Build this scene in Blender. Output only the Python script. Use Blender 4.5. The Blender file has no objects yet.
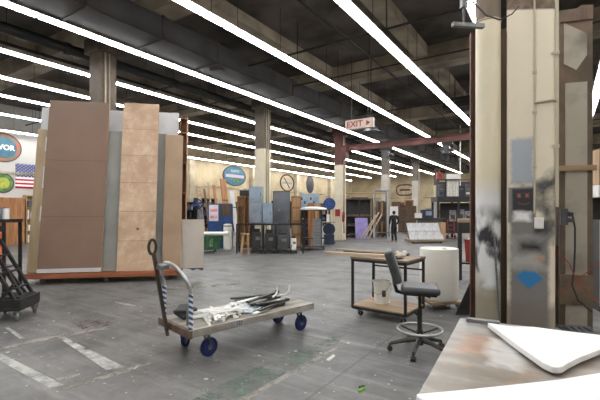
import bpy, bmesh, math, random
from mathutils import Vector, Matrix
random.seed(7)
C = bpy.context.scene.collection
PI = math.pi

# ------------------------------------------------------------------ viewpoint geometry (world X/Y follow the building)
F, HZ, EYE = 395.0, 211.0, 1.65
PHI = math.atan(262 / 395.0)
CP, SP = math.cos(PHI), math.sin(PHI)
def cw(r, d, z=0.0):            # metres right of / ahead of the viewpoint -> building coordinates
    return Vector((CP*r - SP*d, SP*r + CP*d, z))
def at(px, d, z=0.0): return cw((px-300)/F*d, d, z)
def zz(py, d): return EYE - (py-HZ)/F*d
def gnd(px, py, z=0.0):
    d = (EYE-z)*F/(py-HZ)
    return at(px, d, z)
def onx(px, X):                 # where the sight line through px meets the plane x = X
    q = (px-300)/F; d = X/(CP*q-SP)
    return d, d*(SP*q+CP)
def ony(px, Y):
    q = (px-300)/F; d = Y/(SP*q+CP)
    return d, d*(CP*q-SP)

# ------------------------------------------------------------------ materials
MATS = {}
def nodes(name):
    m = bpy.data.materials.new(name); m.use_nodes = True
    t = m.node_tree; b = t.nodes['Principled BSDF']
    return m, t, b
def rgba(c): return (c[0], c[1], c[2], 1)
def srgb(*c): return tuple((v/255/12.92 if v/255 <= .04045 else ((v/255+.055)/1.055)**2.4) for v in c)
def mat(name, c1, c2=None, scale=3.0, rough=.6, metal=0.0, bump=0.0, stretch=(1,1,1), lo=.35, hi=.65, detail=6):
    if name in MATS: return MATS[name]
    m, t, b = nodes(name)
    c2 = c2 or tuple(v*.78 for v in c1)
    tc = t.nodes.new('ShaderNodeTexCoord'); mp = t.nodes.new('ShaderNodeMapping'); mp.inputs['Scale'].default_value = stretch
    nz = t.nodes.new('ShaderNodeTexNoise'); nz.inputs['Scale'].default_value = scale; nz.inputs['Detail'].default_value = detail
    rp = t.nodes.new('ShaderNodeValToRGB')
    rp.color_ramp.elements[0].position = lo; rp.color_ramp.elements[0].color = rgba(c2)
    rp.color_ramp.elements[1].position = hi; rp.color_ramp.elements[1].color = rgba(c1)
    t.links.new(tc.outputs['Object'], mp.inputs['Vector']); t.links.new(mp.outputs['Vector'], nz.inputs['Vector'])
    t.links.new(nz.outputs['Fac'], rp.inputs['Fac']); t.links.new(rp.outputs['Color'], b.inputs['Base Color'])
    b.inputs['Roughness'].default_value = rough; b.inputs['Metallic'].default_value = metal
    if bump:
        bp = t.nodes.new('ShaderNodeBump'); bp.inputs['Strength'].default_value = bump; bp.inputs['Distance'].default_value = .01
        t.links.new(nz.outputs['Fac'], bp.inputs['Height']); t.links.new(bp.outputs['Normal'], b.inputs['Normal'])
    MATS[name] = m
    return m
def wood(name, c1, c2, scale=2.0, rough=.6): return mat(name, c1, c2, scale, rough, stretch=(6, 6, .5), bump=.1)
def woodx(name, c1, c2, scale=2.0, rough=.6): return mat(name, c1, c2, scale, rough, stretch=(.5, 6, 6), bump=.1)

class G:
    """small helper to write shader maths"""
    def __init__(s, t): s.t = t
    def m(s, op, a, b=None, clamp=False):
        n = s.t.nodes.new('ShaderNodeMath'); n.operation = op; n.use_clamp = clamp
        for i, v in enumerate((a, b)):
            if v is None: continue
            if isinstance(v, (int, float)): n.inputs[i].default_value = v
            else: s.t.links.new(v, n.inputs[i])
        return n.outputs[0]
    def mix(s, f, a, b):
        n = s.t.nodes.new('ShaderNodeMix'); n.data_type = 'RGBA'
        for k, v in ((0, f), (6, a), (7, b)):
            if isinstance(v, (int, float)): n.inputs[k].default_value = v
            elif isinstance(v, tuple): n.inputs[k].default_value = rgba(v)
            else: s.t.links.new(v, n.inputs[k])
        return n.outputs[2]
    def noise(s, vec, scale, detail=5, rough=.55):
        n = s.t.nodes.new('ShaderNodeTexNoise'); n.inputs['Scale'].default_value = scale
        n.inputs['Detail'].default_value = detail; n.inputs['Roughness'].default_value = rough
        if vec is not None: s.t.links.new(vec, n.inputs['Vector'])
        return n.outputs['Fac']
    def ramp(s, f, a, b):
        n = s.t.nodes.new('ShaderNodeMapRange'); n.inputs[1].default_value = a; n.inputs[2].default_value = b
        n.clamp = True; s.t.links.new(f, n.inputs[0]); return n.outputs[0]
    def xyz(s, scale=None):
        tc = s.t.nodes.new('ShaderNodeTexCoord'); sp = s.t.nodes.new('ShaderNodeSeparateXYZ')
        s.t.links.new(tc.outputs['Object'], sp.inputs[0])
        return tc.outputs['Object'], sp.outputs[0], sp.outputs[1], sp.outputs[2]
    def box(s, u, v, cu, cv, hu, hv, soft, wob=None):
        du = s.m('DIVIDE', s.m('SUBTRACT', s.m('ABSOLUTE', s.m('SUBTRACT', u, cu)), hu), soft)
        dv = s.m('DIVIDE', s.m('SUBTRACT', s.m('ABSOLUTE', s.m('SUBTRACT', v, cv)), hv), soft)
        q = s.m('MAXIMUM', du, dv)
        if wob is not None: q = s.m('ADD', q, wob)
        return s.m('SUBTRACT', .5, q, clamp=True)

M = {}
M['cream_wall'] = mat('painted_cream_wall', srgb(188,178,156), srgb(158,147,124), .8, .8, stretch=(1,1,1.6))
def wall_mat():
    m, t, b = nodes('two_tone_wall_paint'); g = G(t); v, x, y, z = g.xyz()
    n = g.noise(v, .8, 7, .6); n2 = g.noise(v, 3.5, 6, .7)
    c = g.mix(g.ramp(n, .35, .65), srgb(162,146,116), srgb(190,174,142))
    c = g.mix(g.m('MULTIPLY', g.ramp(n2, .55, .75), .5), c, srgb(140,124,98))
    c = g.mix(g.ramp(y, -7.6, -7.7), c, srgb(186,184,178))
    t.links.new(c, b.inputs['Base Color']); b.inputs['Roughness'].default_value = .8
    return m
M['wall_left_paint'] = wall_mat()
M['concrete'] = mat('raw_ceiling_concrete', srgb(108,101,94), srgb(60,56,51), .7, .9, bump=.2, detail=9)
M['beam'] = mat('stained_beam_concrete', srgb(180,168,148), srgb(118,109,97), .9, .9, bump=.2, detail=8)
M['duct'] = mat('dark_duct_metal', srgb(62,59,57), srgb(40,38,37), 1.2, .6, .3)
M['black_pipe'] = mat('black_iron_pipe', (.012,.012,.013), (.02,.02,.02), 3, .6)
M['black_steel'] = mat('black_steel', (.010,.010,.011), (.02,.019,.018), 8, .5, .1)
M['black_plastic'] = mat('black_plastic', (.018,.018,.019), (.03,.03,.032), 10, .55)
M['dark_vinyl'] = mat('charcoal_vinyl', srgb(64,66,68), srgb(52,54,56), 14, .45, bump=.1)
M['red_beam'] = mat('rust_red_paint', srgb(106,62,54), srgb(72,46,42), 2, .7)
M['white_paint'] = mat('white_enamel', srgb(232,230,226), srgb(214,211,205), 3, .45)
M['white_foam'] = mat('white_foam_sheet', srgb(236,236,234), srgb(228,228,226), 2, .6)
M['white_plastic'] = mat('white_plastic', srgb(243,241,234), srgb(234,230,220), 2, .45)
M['chrome'] = mat('chrome_tube', srgb(190,190,190), srgb(150,150,150), 6, .42, .9)
M['steel'] = mat('brushed_steel', srgb(150,152,155), srgb(112,115,119), 4, .4, .8, stretch=(1,1,8))
M['grey_steel'] = mat('grey_painted_steel', srgb(142,152,162), srgb(120,128,138), 3, .4, .1)
M['grey_blue'] = mat('grey_blue_paint', srgb(150,166,180), srgb(126,142,158), 2, .4, .1)
M['dark_grey'] = mat('dark_grey_paint', srgb(84,86,88), srgb(66,67,69), 3, .4, .2)
M['plywood'] = wood('plywood', srgb(180,150,110), srgb(146,116,82))
M['plywood_x'] = woodx('plywood_sheet', srgb(168,144,112), srgb(134,110,84))
M['orange_wood'] = wood('orange_wood', srgb(166,114,66), srgb(124,80,46))
M['brown_wood'] = wood('brown_wood', srgb(108,80,58), srgb(76,56,42))
M['dark_wood'] = wood('dark_wood', srgb(92,74,58), srgb(64,50,40))
M['red_brown'] = woodx('red_brown_timber', srgb(164,98,62), srgb(118,68,44))
M['batten'] = wood('pale_batten', srgb(190,158,112), srgb(150,120,84))
M['flat_brown'] = mat('brown_flat_paint', srgb(140,115,98), srgb(131,107,91), 1.1, .85)
M['flat_tan'] = mat('tan_flat_paint', srgb(162,138,113), srgb(144,121,99), 1.5, .85)
M['flat_grey'] = mat('grey_flat_paint', srgb(140,139,135), srgb(126,125,121), 1.5, .85)
M['flat_pale'] = mat('pale_grey_flat_paint', srgb(196,196,196), srgb(176,176,177), 1.2, .85)
M['flat_beige'] = mat('beige_grey_flat_paint', srgb(176,168,158), srgb(164,156,147), 1.2, .85)
M['blue'] = mat('blue_enamel', srgb(38,72,128), srgb(28,54,102), 4, .4)
M['navy'] = mat('navy_enamel', srgb(36,48,76), srgb(24,32,54), 4, .45)
M['bright_blue'] = mat('bright_blue_plastic', srgb(44,92,170), srgb(30,66,132), 5, .45)
M['wheel_blue'] = mat('blue_rubber', srgb(28,44,116), srgb(20,32,84), 6, .5)
M['green'] = mat('green_enamel', srgb(66,108,74), srgb(44,78,54), 5, .5)
M['red'] = mat('red_enamel', srgb(156,44,40), srgb(120,34,32), 5, .4)
M['orange'] = mat('orange_plastic', srgb(232,112,40), srgb(208,92,30), 4, .5)
M['purple'] = mat('lavender_board', srgb(146,136,190), srgb(128,118,172), 3, .6)
M['skin'] = mat('skin', srgb(178,130,104), srgb(160,114,90), 8, .5)
M['black_cloth'] = mat('black_cloth', srgb(34,34,40), srgb(24,24,28), 20, .9)
M['navy_cloth'] = mat('dark_navy_cloth', srgb(30,31,38), srgb(20,21,26), 20, .9)
M['hair'] = mat('black_hair', (.008,.007,.006), (.015,.012,.01), 30, .6)
M['paper'] = mat('paper', srgb(226,222,218), srgb(206,202,198), 6, .7)
M['pink_print'] = mat('pink_print', srgb(214,120,150), srgb(226,190,200), 9, .7)
M['grey_rubber'] = mat('grey_rubber', srgb(120,120,120), srgb(96,96,96), 6, .6)
M['cable'] = mat('black_cable', (.01,.01,.01), (.015,.015,.015), 8, .5)
M['red_cable'] = mat('red_cable', srgb(150,52,44), srgb(120,40,34), 8, .5)
M['tape_stripe'] = None
M['rusty'] = mat('rusty_steel', srgb(122,104,88), srgb(78,64,54), 6, .6, .3)

def emission(name, col, strength):
    m, t, b = nodes(name)
    b.inputs['Base Color'].default_value = rgba(col)
    b.inputs['Emission Color'].default_value = rgba(col); b.inputs['Emission Strength'].default_value = strength
    return m
M['tube'] = emission('fluorescent_glow', (.98, .985, 1.0), 29.0)

# striped blue and white tape on the trolley posts
def stripes():
    m, t, b = nodes('blue_white_tape'); g = G(t); v, x, y, z = g.xyz()
    f = g.m('GREATER_THAN', g.m('FRACT', g.m('ADD', g.m('MULTIPLY', z, 17.0), g.m('MULTIPLY', x, 10.0))), .5)
    t.links.new(g.mix(f, srgb(206,208,210), srgb(40,72,120)), b.inputs['Base Color']); b.inputs['Roughness'].default_value = .5
    return m
M['tape_stripe'] = stripes()

def floor_mat():
    m, t, b = nodes('worn_grey_painted_concrete'); g = G(t); v, x, y, z = g.xyz()
    big = g.noise(v, .35, 6, .6); mid = g.noise(v, 1.7, 8, .65); fine = g.noise(v, 14, 6, .7)
    mp = t.nodes.new('ShaderNodeMapping'); mp.inputs['Rotation'].default_value = (0,0,.5); mp.inputs['Scale'].default_value = (.5, 4, 1)
    t.links.new(v, mp.inputs[0]); streak = g.noise(mp.outputs[0], 1.3, 8, .7)
    c = g.mix(g.ramp(big, .35, .65), srgb(88,87,86), srgb(112,111,109))
    c = g.mix(g.m('MULTIPLY', g.ramp(mid, .46, .68), .8), c, srgb(66,65,64))
    c = g.mix(g.m('MULTIPLY', g.ramp(streak, .5, .7), .75), c, srgb(136,134,130))
    c = g.mix(g.m('MULTIPLY', g.ramp(fine, .5, .8), .4), c, srgb(60,59,58))
    vo = t.nodes.new('ShaderNodeTexVoronoi'); vo.inputs['Scale'].default_value = 3.2
    t.links.new(v, vo.inputs['Vector'])
    sep = t.nodes.new('ShaderNodeSeparateColor'); t.links.new(vo.outputs['Color'], sep.inputs[0])
    dot = g.m('MULTIPLY', g.m('LESS_THAN', g.m('ADD', vo.outputs['Distance'], g.m('MULTIPLY', fine, .10)), .125), g.m('GREATER_THAN', sep.outputs[0], .4))
    c = g.mix(g.m('MULTIPLY', dot, .75), c, srgb(196,194,188))
    vo2 = t.nodes.new('ShaderNodeTexVoronoi'); vo2.inputs['Scale'].default_value = 11
    t.links.new(v, vo2.inputs['Vector'])
    sep2 = t.nodes.new('ShaderNodeSeparateColor'); t.links.new(vo2.outputs['Color'], sep2.inputs[0])
    dot2 = g.m('MULTIPLY', g.m('LESS_THAN', vo2.outputs['Distance'], .13), g.m('GREATER_THAN', sep2.outputs[0], .6))
    c = g.mix(g.m('MULTIPLY', dot2, .7), c, srgb(182,180,174))
    # slab joints
    jx = g.m('LESS_THAN', g.m('ABSOLUTE', g.m('SUBTRACT', g.m('FRACT', g.m('DIVIDE', g.m('ADD', x, 100.9), 3.475)), .5)), .004)
    jy = g.m('LESS_THAN', g.m('ABSOLUTE', g.m('SUBTRACT', g.m('FRACT', g.m('DIVIDE', g.m('ADD', y, 101.6), 3.475)), .5)), .004)
    c = g.mix(g.m('MULTIPLY', g.m('MAXIMUM', jx, jy), .5), c, srgb(60,58,56))
    t.links.new(c, b.inputs['Base Color'])
    t.links.new(g.ramp(mid, .2, .8), b.inputs['Roughness'])
    r = t.nodes.new('ShaderNodeMapRange'); r.inputs[3].default_value = .36; r.inputs[4].default_value = .62
    t.links.new(mid, r.inputs[0]); t.links.new(r.outputs[0], b.inputs['Roughness'])
    b.inputs['Specular IOR Level'].default_value = .4
    bp = t.nodes.new('ShaderNodeBump'); bp.inputs['Strength'].default_value = .12; bp.inputs['Distance'].default_value = .01
    t.links.new(fine, bp.inputs['Height']); t.links.new(bp.outputs[0], b.inputs['Normal'])
    return m
M['floor'] = floor_mat()

def paint(name, col, cover=.5, scale=5):
    m, t, b = nodes(name); g = G(t); v, x, y, z = g.xyz()
    n = g.noise(v, scale, 8, .75)
    b.inputs['Base Color'].default_value = rgba(col); b.inputs['Roughness'].default_value = .6
    t.links.new(g.m('MULTIPLY', g.ramp(n, cover+.16, cover-.16), .85), b.inputs['Alpha'])
    return m
M['worn_white'] = paint('worn_white_floor_paint', srgb(186,185,180), .58, 3)
M['worn_thin'] = paint('worn_thin_floor_line', srgb(158,153,143), .55, 4)
M['worn_green'] = paint('worn_green_floor_paint', srgb(106,132,112), .37, 3)
M['worn_rust'] = paint('worn_rust_floor_paint', srgb(112,88,78), .38, 6)

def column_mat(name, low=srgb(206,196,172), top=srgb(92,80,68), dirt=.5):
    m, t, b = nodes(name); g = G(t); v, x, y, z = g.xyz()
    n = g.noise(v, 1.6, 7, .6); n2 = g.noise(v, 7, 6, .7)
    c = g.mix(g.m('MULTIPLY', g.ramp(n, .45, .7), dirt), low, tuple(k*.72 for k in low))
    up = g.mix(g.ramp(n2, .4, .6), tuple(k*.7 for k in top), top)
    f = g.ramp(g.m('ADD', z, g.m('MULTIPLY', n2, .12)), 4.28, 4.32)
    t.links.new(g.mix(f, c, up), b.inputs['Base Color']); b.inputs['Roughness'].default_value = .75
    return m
M['column'] = column_mat('cream_column_paint')
M['column_red'] = column_mat('cream_column_red_head', top=srgb(98,60,52))
M['column_grey'] = column_mat('pale_grey_column', low=srgb(190,184,174), top=srgb(110,102,94), dirt=.8)

def near_column_mat():
    m, t, b = nodes('graffiti_column'); g = G(t); v, x, y, z = g.xyz()
    n = g.noise(v, 2.2, 7, .6); n2 = g.noise(v, 9, 6, .7)
    w = g.m('MULTIPLY', g.m('SUBTRACT', n2, .5), 1.6); w2 = g.m('MULTIPLY', g.m('SUBTRACT', g.noise(v, 3.2, 4), .5), 3.0)
    cream = srgb(210,200,178)
    c = g.mix(g.m('MULTIPLY', g.ramp(n, .5, .75), .3), cream, tuple(k*.8 for k in cream))
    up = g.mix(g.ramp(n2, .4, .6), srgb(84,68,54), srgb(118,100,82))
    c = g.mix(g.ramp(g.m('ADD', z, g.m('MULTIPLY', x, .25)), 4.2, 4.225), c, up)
    # black overspray around the dark square, grey dado below, roller patches
    c = g.mix(g.m('MULTIPLY', g.box(x, z, .15, 1.85, .12, .2, .26, w2), .95), c, srgb(36,36,38))
    c = g.mix(g.box(x, z, -.09, 2.29, .125, .29, .05, w), c, srgb(152,158,164))
    c = g.mix(g.m('MULTIPLY', g.box(x, z, .0, 1.96, .10, .05, .16, w2), .8), c, srgb(74,76,80))
    c = g.mix(g.box(x, z, -.01, .85, .215, .68, .05, w), c, srgb(116,112,108))
    c = g.mix(g.m('MULTIPLY', g.box(x, z, 0, .15, .40, .30, .14, w2), .7), c, srgb(110,102,90))
    c = g.mix(g.m('MULTIPLY', g.box(x, z, .18, 1.52, .09, .24, .16, w2), .9), c, srgb(58,58,60))
    c = g.mix(g.m('MULTIPLY', g.box(x, z, -.02, 1.12, .19, .20, .12, w2), .75), c, srgb(166,164,160))
    c = g.mix(g.box(x, z, .01, 1.19, .14, .07, .14, g.m('MULTIPLY', w2, .5)), c, srgb(30,28,28))
    c = g.mix(g.box(x, z, .10, 1.06, .06, .03, .06, w2), c, srgb(186,128,64))
    # framed dark square with a loosely sprayed face
    c = g.mix(g.box(x, z, -.09, 1.73, .155, .225, .02, g.m('MULTIPLY', w, .3)), c, srgb(120,118,116))
    c = g.mix(g.box(x, z, -.08, 1.79, .12, .15, .03, g.m('MULTIPLY', w, .5)), c, srgb(40,40,44))
    c = g.mix(g.m('MULTIPLY', g.box(x, z, -.12, 1.85, .014, .02, .03, w), .9), c, srgb(170,96,78))
    c = g.mix(g.m('MULTIPLY', g.box(x, z, -.03, 1.85, .014, .02, .03, w), .9), c, srgb(170,96,78))
    par = g.m('ADD', z, g.m('MULTIPLY', g.m('POWER', g.m('ADD', x, .07), 2.0), -5.0))
    c = g.mix(g.m('MULTIPLY', g.box(x, par, -.07, 1.735, .06, .006, .03, w), .8), c, srgb(150,86,70))
    c = g.mix(g.box(x, z, -.085, 1.585, .085, .055, .06, w), c, srgb(226,226,224))
    # blue diamond
    dm = g.m('ADD', g.m('ABSOLUTE', g.m('SUBTRACT', x, -.01)), g.m('MULTIPLY', g.m('ABSOLUTE', g.m('SUBTRACT', z, .80)), 1.1))
    dm = g.m('ADD', dm, g.m('MULTIPLY', w, .02))
    dm = g.m('MAXIMUM', dm, g.m('ADD', g.m('SUBTRACT', z, .73), 0))
    c = g.mix(g.ramp(dm, .175, .135), c, srgb(38,112,164))
    t.links.new(c, b.inputs['Base Color']); b.inputs['Roughness'].default_value = .65
    return m
M['near_column'] = near_column_mat()

def drum_column_mat():
    m, t, b = nodes('graffiti_round_column'); g = G(t); v, x, y, z = g.xyz()
    n = g.noise(v, 2.5, 7, .6)
    mp = t.nodes.new('ShaderNodeMapping'); mp.inputs['Rotation'].default_value = (.5,.7,0); mp.inputs['Scale'].default_value = (2,2,1.1)
    t.links.new(v, mp.inputs[0]); sw = g.noise(mp.outputs[0], 2.3, 3, .5)
    cream = srgb(206,196,170)
    c = g.mix(g.m('MULTIPLY', g.ramp(n, .45, .75), .3), cream, tuple(k*.78 for k in cream))
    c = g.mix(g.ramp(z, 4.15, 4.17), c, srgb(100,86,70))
    bandw = g.m('MULTIPLY', g.ramp(z, 2.1, 1.8), g.ramp(z, .55, .9))
    c = g.mix(g.m('MULTIPLY', bandw, .9), c, srgb(208,210,211))
    c = g.mix(g.m('MULTIPLY', g.m('MULTIPLY', g.ramp(z, 1.75, 1.55), g.ramp(z, .55, .8)), g.ramp(sw, .44, .58)), c, srgb(44,44,46))
    c = g.mix(g.m('MULTIPLY', g.ramp(z, .95, .5), .75), c, srgb(112,106,96))
    c = g.mix(g.box(x, z, -.02, .80, .09, .14, .08, g.m('MULTIPLY', g.m('SUBTRACT', n, .5), 2)), c, srgb(206,208,208))
    t.links.new(c, b.inputs['Base Color']); b.inputs['Roughness'].default_value = .6
    return m
M['drum_column'] = drum_column_mat()

def marble(name, a, bcol, c3, scale=.9):
    m, t, b = nodes(name); g = G(t); v, x, y, z = g.xyz()
    n = g.noise(v, scale, 9, .6)
    w = t.nodes.new('ShaderNodeTexWave'); w.inputs['Scale'].default_value = .8; w.inputs['Distortion'].default_value = 14; w.inputs['Detail'].default_value = 5
    w.bands_direction = 'DIAGONAL'; t.links.new(v, w.inputs['Vector'])
    c = g.mix(g.ramp(n, .35, .65), a, bcol)
    c = g.mix(g.m('MULTIPLY', g.ramp(g.noise(v, scale*3.3, 9, .75), .48, .72), .6), c, c3)
    if name == 'tan_marble_paper':
        for zc in (.70, 1.4, 2.1, 2.78, 3.45):
            c = g.mix(g.m('MULTIPLY', g.m('LESS_THAN', g.m('ABSOLUTE', g.m('SUBTRACT', z, zc)), .008), .6), c, srgb(120,96,76))
    t.links.new(c, b.inputs['Base Color']); b.inputs['Roughness'].default_value = .6
    return m
M['marble'] = marble('tan_marble_paper', srgb(190,162,134), srgb(158,128,102), srgb(222,204,182))
M['tile'] = marble('grey_white_marble', srgb(206,207,208), srgb(164,166,170), srgb(84,86,90), 1.3)

def seam_mat():
    m, t, b = nodes('brown_canvas_flat'); g = G(t); v, x, y, z = g.xyz()
    n = g.noise(v, 1.2, 7, .6)
    c = g.mix(g.ramp(n, .3, .7), srgb(116,94,79), srgb(126,102,86))
    c = g.mix(g.m('MULTIPLY', g.ramp(z, 3.15, 3.9), .45), c, srgb(98,85,76))
    for zc in (1.28, 2.62):
        c = g.mix(g.m('MULTIPLY', g.m('LESS_THAN', g.m('ABSOLUTE', g.m('SUBTRACT', z, zc)), .009), .5), c, srgb(84,66,54))
    t.links.new(c, b.inputs['Base Color']); b.inputs['Roughness'].default_value = .85
    return m
M['brown_canvas'] = seam_mat()

def tabletop_mat():
    m, t, b = nodes('paint_stained_table_cover'); g = G(t); v, x, y, z = g.xyz()
    n = g.noise(v, 3, 7, .6); n1 = g.noise(v, 1.6, 3)
    w = g.m('MULTIPLY', g.m('SUBTRACT', g.noise(v, 5, 4), .5), 3.0)
    c = g.mix(g.ramp(n, .35, .65), srgb(118,110,101), srgb(146,138,128))
    c = g.mix(g.m('MULTIPLY', g.ramp(n1, .52, .62), .6), c, srgb(104,92,80))
    c = g.mix(g.m('MULTIPLY', g.box(x, y, .45, -.14, .5, .15, .05, g.m('MULTIPLY', w, .4)), .7), c, srgb(132,131,130))
    c = g.mix(g.box(x, y, .16, -.55, .08, .17, .06, w), c, srgb(146,112,86))
    c = g.mix(g.box(x, y, .29, -.62, .07, .24, .05, w), c, srgb(188,186,182))
    c = g.mix(g.box(x, y, .46, -.26, .05, .06, .06, w), c, srgb(164,122,92))
    c = g.mix(g.box(x, y, .75, -.60, .26, .12, .15, w), c, srgb(112,102,90))
    c = g.mix(g.m('MULTIPLY', g.m('LESS_THAN', g.m('ABSOLUTE', g.m('ADD', y, .33)), .006), .5), c, srgb(110,100,90))
    mp = t.nodes.new('ShaderNodeMapping'); mp.inputs['Scale'].default_value = (2.2, 4.5, 1); t.links.new(v, mp.inputs[0])
    st_ = g.noise(mp.outputs[0], 2.4, 6, .6)
    c = g.mix(g.m('MULTIPLY', g.ramp(st_, .5, .68), .45), c, srgb(164,159,152))
    c = g.mix(g.m('MULTIPLY', g.ramp(st_, .46, .36), .4), c, srgb(104,96,88))
    c = g.mix(g.m('MULTIPLY', g.ramp(g.noise(v, 7, 4), .6, .66), .5), c, srgb(164,120,88))
    t.links.new(c, b.inputs['Base Color']); b.inputs['Roughness'].default_value = .3
    return m
M['tabletop'] = tabletop_mat()

def flag_mat():
    m, t, b = nodes('stars_and_stripes_cloth'); g = G(t); v, x, y, z = g.xyz()
    s = g.m('MODULO', g.m('FLOOR', g.m('MULTIPLY', z, 13/1.24)), 2.0)
    c = g.mix(s, srgb(178,34,52), srgb(236,234,232))
    can = g.m('MULTIPLY', g.m('LESS_THAN', x, .94), g.m('GREATER_THAN', z, 1.24*6/13))
    fx = g.m('MULTIPLY', x, 11/.94); fz = g.m('MULTIPLY', g.m('SUBTRACT', z, 1.24*6/13), 9/(1.24*7/13))
    par = g.m('MODULO', g.m('ADD', g.m('FLOOR', fx), g.m('FLOOR', fz)), 2.0)
    dx = g.m('SUBTRACT', g.m('FRACT', fx), .5); dz = g.m('SUBTRACT', g.m('FRACT', fz), .5)
    dot = g.m('MULTIPLY', g.m('LESS_THAN', g.m('ADD', g.m('MULTIPLY', dx, dx), g.m('MULTIPLY', dz, dz)), .10), g.m('LESS_THAN', par, .5))
    cc = g.mix(dot, srgb(40,50,110), srgb(236,234,232))
    t.links.new(g.mix(can, c, cc), b.inputs['Base Color']); b.inputs['Roughness'].default_value = .8
    return m
M['flag'] = flag_mat()

# ------------------------------------------------------------------ mesh helpers
class MB:
    def __init__(s): s.bm = bmesh.new()
    def box(s, c, size, rot=(0,0,0)):
        mt = Matrix.Translation(c) @ Matrix.Rotation(rot[2],4,'Z') @ Matrix.Rotation(rot[1],4,'Y') @ Matrix.Rotation(rot[0],4,'X') @ Matrix.Diagonal((size[0],size[1],size[2],1))
        bmesh.ops.create_cube(s.bm, size=1, matrix=mt); return s
    def bar(s, p0, p1, w, h=None):
        p0, p1 = Vector(p0), Vector(p1); d = p1-p0; h = h or w
        q = d.to_track_quat('Z','Y').to_matrix().to_4x4()
        bmesh.ops.create_cube(s.bm, size=1, matrix=Matrix.Translation((p0+p1)/2) @ q @ Matrix.Diagonal((w,h,d.length,1))); return s
    def cyl(s, p0, p1, r, r2=None, n=14):
        p0, p1 = Vector(p0), Vector(p1); d = p1-p0
        q = d.to_track_quat('Z','Y').to_matrix().to_4x4()
        bmesh.ops.create_cone(s.bm, cap_ends=True, segments=n, radius1=r, radius2=r if r2 is None else r2, depth=d.length, matrix=Matrix.Translation((p0+p1)/2) @ q); return s
    def tube(s, pts, r, n=8, closed=False):
        pts = [Vector(p) for p in pts]; rings = []; N = len(pts); up = None
        for i, p in enumerate(pts):
            a = pts[(i-1) % N] if closed or i > 0 else p
            b = pts[(i+1) % N] if closed or i < N-1 else p
            t = (b-a).normalized()
            if up is None: up = t.orthogonal().normalized()
            up = (up - t*up.dot(t)).normalized(); sd = t.cross(up)
            rr = r[i] if isinstance(r, (list, tuple)) else r
            rings.append([s.bm.verts.new(p + (up*math.cos(k*2*PI/n) + sd*math.sin(k*2*PI/n))*rr) for k in range(n)])
        for i in range(N if closed else N-1):
            A, B = rings[i], rings[(i+1) % N]
            off = 0
            if closed and i == N-1:
                off = min(range(n), key=lambda o: (A[0].co-B[o].co).length)
            for k in range(n): s.bm.faces.new((A[k], A[(k+1)%n], B[(k+1+off)%n], B[(k+off)%n]))
        if not closed:
            s.bm.faces.new(rings[0][::-1]); s.bm.faces.new(rings[-1])
        return s
    def ring(s, c, R, r, axis='Z', n=24, m=8, sx=1, sy=1):
        pts = []
        for k in range(n):
            a = k*2*PI/n; u, v = R*math.cos(a)*sx, R*math.sin(a)*sy
            pts.append(Vector(c) + Vector({'Z':(u,v,0),'X':(0,u,v),'Y':(u,0,v)}[axis]))
        return s.tube(pts, r, m, True)
    def lathe(s, prof, c=(0,0,0), n=28):
        rings = []
        for (r, z) in prof:
            rings.append([s.bm.verts.new((c[0]+r*math.cos(k*2*PI/n), c[1]+r*math.sin(k*2*PI/n), c[2]+z)) for k in range(n)])
        for A, B in zip(rings, rings[1:]):
            for k in range(n): s.bm.faces.new((A[k], A[(k+1)%n], B[(k+1)%n], B[k]))
        s.bm.faces.new(rings[0][::-1]); s.bm.faces.new(rings[-1]); return s
    def prism(s, poly, z0, z1, mt=None):
        lo = [s.bm.verts.new((p[0],p[1],z0)) for p in poly]; hi = [s.bm.verts.new((p[0],p[1],z1)) for p in poly]
        n = len(poly); s.bm.faces.new(lo[::-1]); s.bm.faces.new(hi)
        for k in range(n): s.bm.faces.new((lo[k], lo[(k+1)%n], hi[(k+1)%n], hi[k]))
        if mt is not None: bmesh.ops.transform(s.bm, matrix=mt, verts=lo+hi)
        return s
    def ball(s, c, r, sc=(1,1,1), n=14):
        bmesh.ops.create_uvsphere(s.bm, u_segments=n, v_segments=max(6,n//2), radius=r, matrix=Matrix.Translation(c) @ Matrix.Diagonal((sc[0],sc[1],sc[2],1))); return s
    def build(s, name, m, parent=None, bevel=0, smooth=False, seg=2):
        bmesh.ops.recalc_face_normals(s.bm, faces=s.bm.faces)
        me = bpy.data.meshes.new(name); s.bm.to_mesh(me); s.bm.free()
        me.materials.append(M[m] if isinstance(m, str) else m)
        o = bpy.data.objects.new(name, me); C.objects.link(o)
        if parent: o.parent = parent
        if smooth:
            for p in me.polygons: p.use_smooth = True
            me.set_sharp_from_angle(angle=math.radians(40))
        if bevel:
            b = o.modifiers.new('edge', 'BEVEL'); b.width = bevel; b.segments = seg; b.limit_method = 'ANGLE'
        return o
def B(c, size, rot=(0,0,0)): return MB().box(c, size, rot)
def tag(o, label, cat, group=None, kind=None):
    o['label'] = label; o['category'] = cat
    if group: o['group'] = group
    if kind: o['kind'] = kind
    return o
def thing(name, label, cat, loc=(0,0,0), rz=0.0, group=None):
    o = bpy.data.objects.new(name, None); C.objects.link(o); o.empty_display_size = .2
    o.location = loc; o.rotation_euler = (0,0,rz)
    return tag(o, label, cat, group)
def struct(o): o['kind'] = 'structure'; return o
KIDS = {}
def dup(root, loc=None, rz=None, label=None):
    def cp(o, par):
        c = o.copy(); C.objects.link(c)
        if par: c.parent = par
        for ch in [k for k in ALLKIDS.get(o.name, [])]: cp(ch, c)
        return c
    r = cp(root, None)
    if loc is not None: r.location = loc
    if rz is not None: r.rotation_euler = (0,0,rz)
    if label: r['label'] = label
    return r
ALLKIDS = {}
def index(root):
    st = [root]
    while st:
        o = st.pop(); ALLKIDS[o.name] = list(o.children); st += list(o.children)
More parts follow.
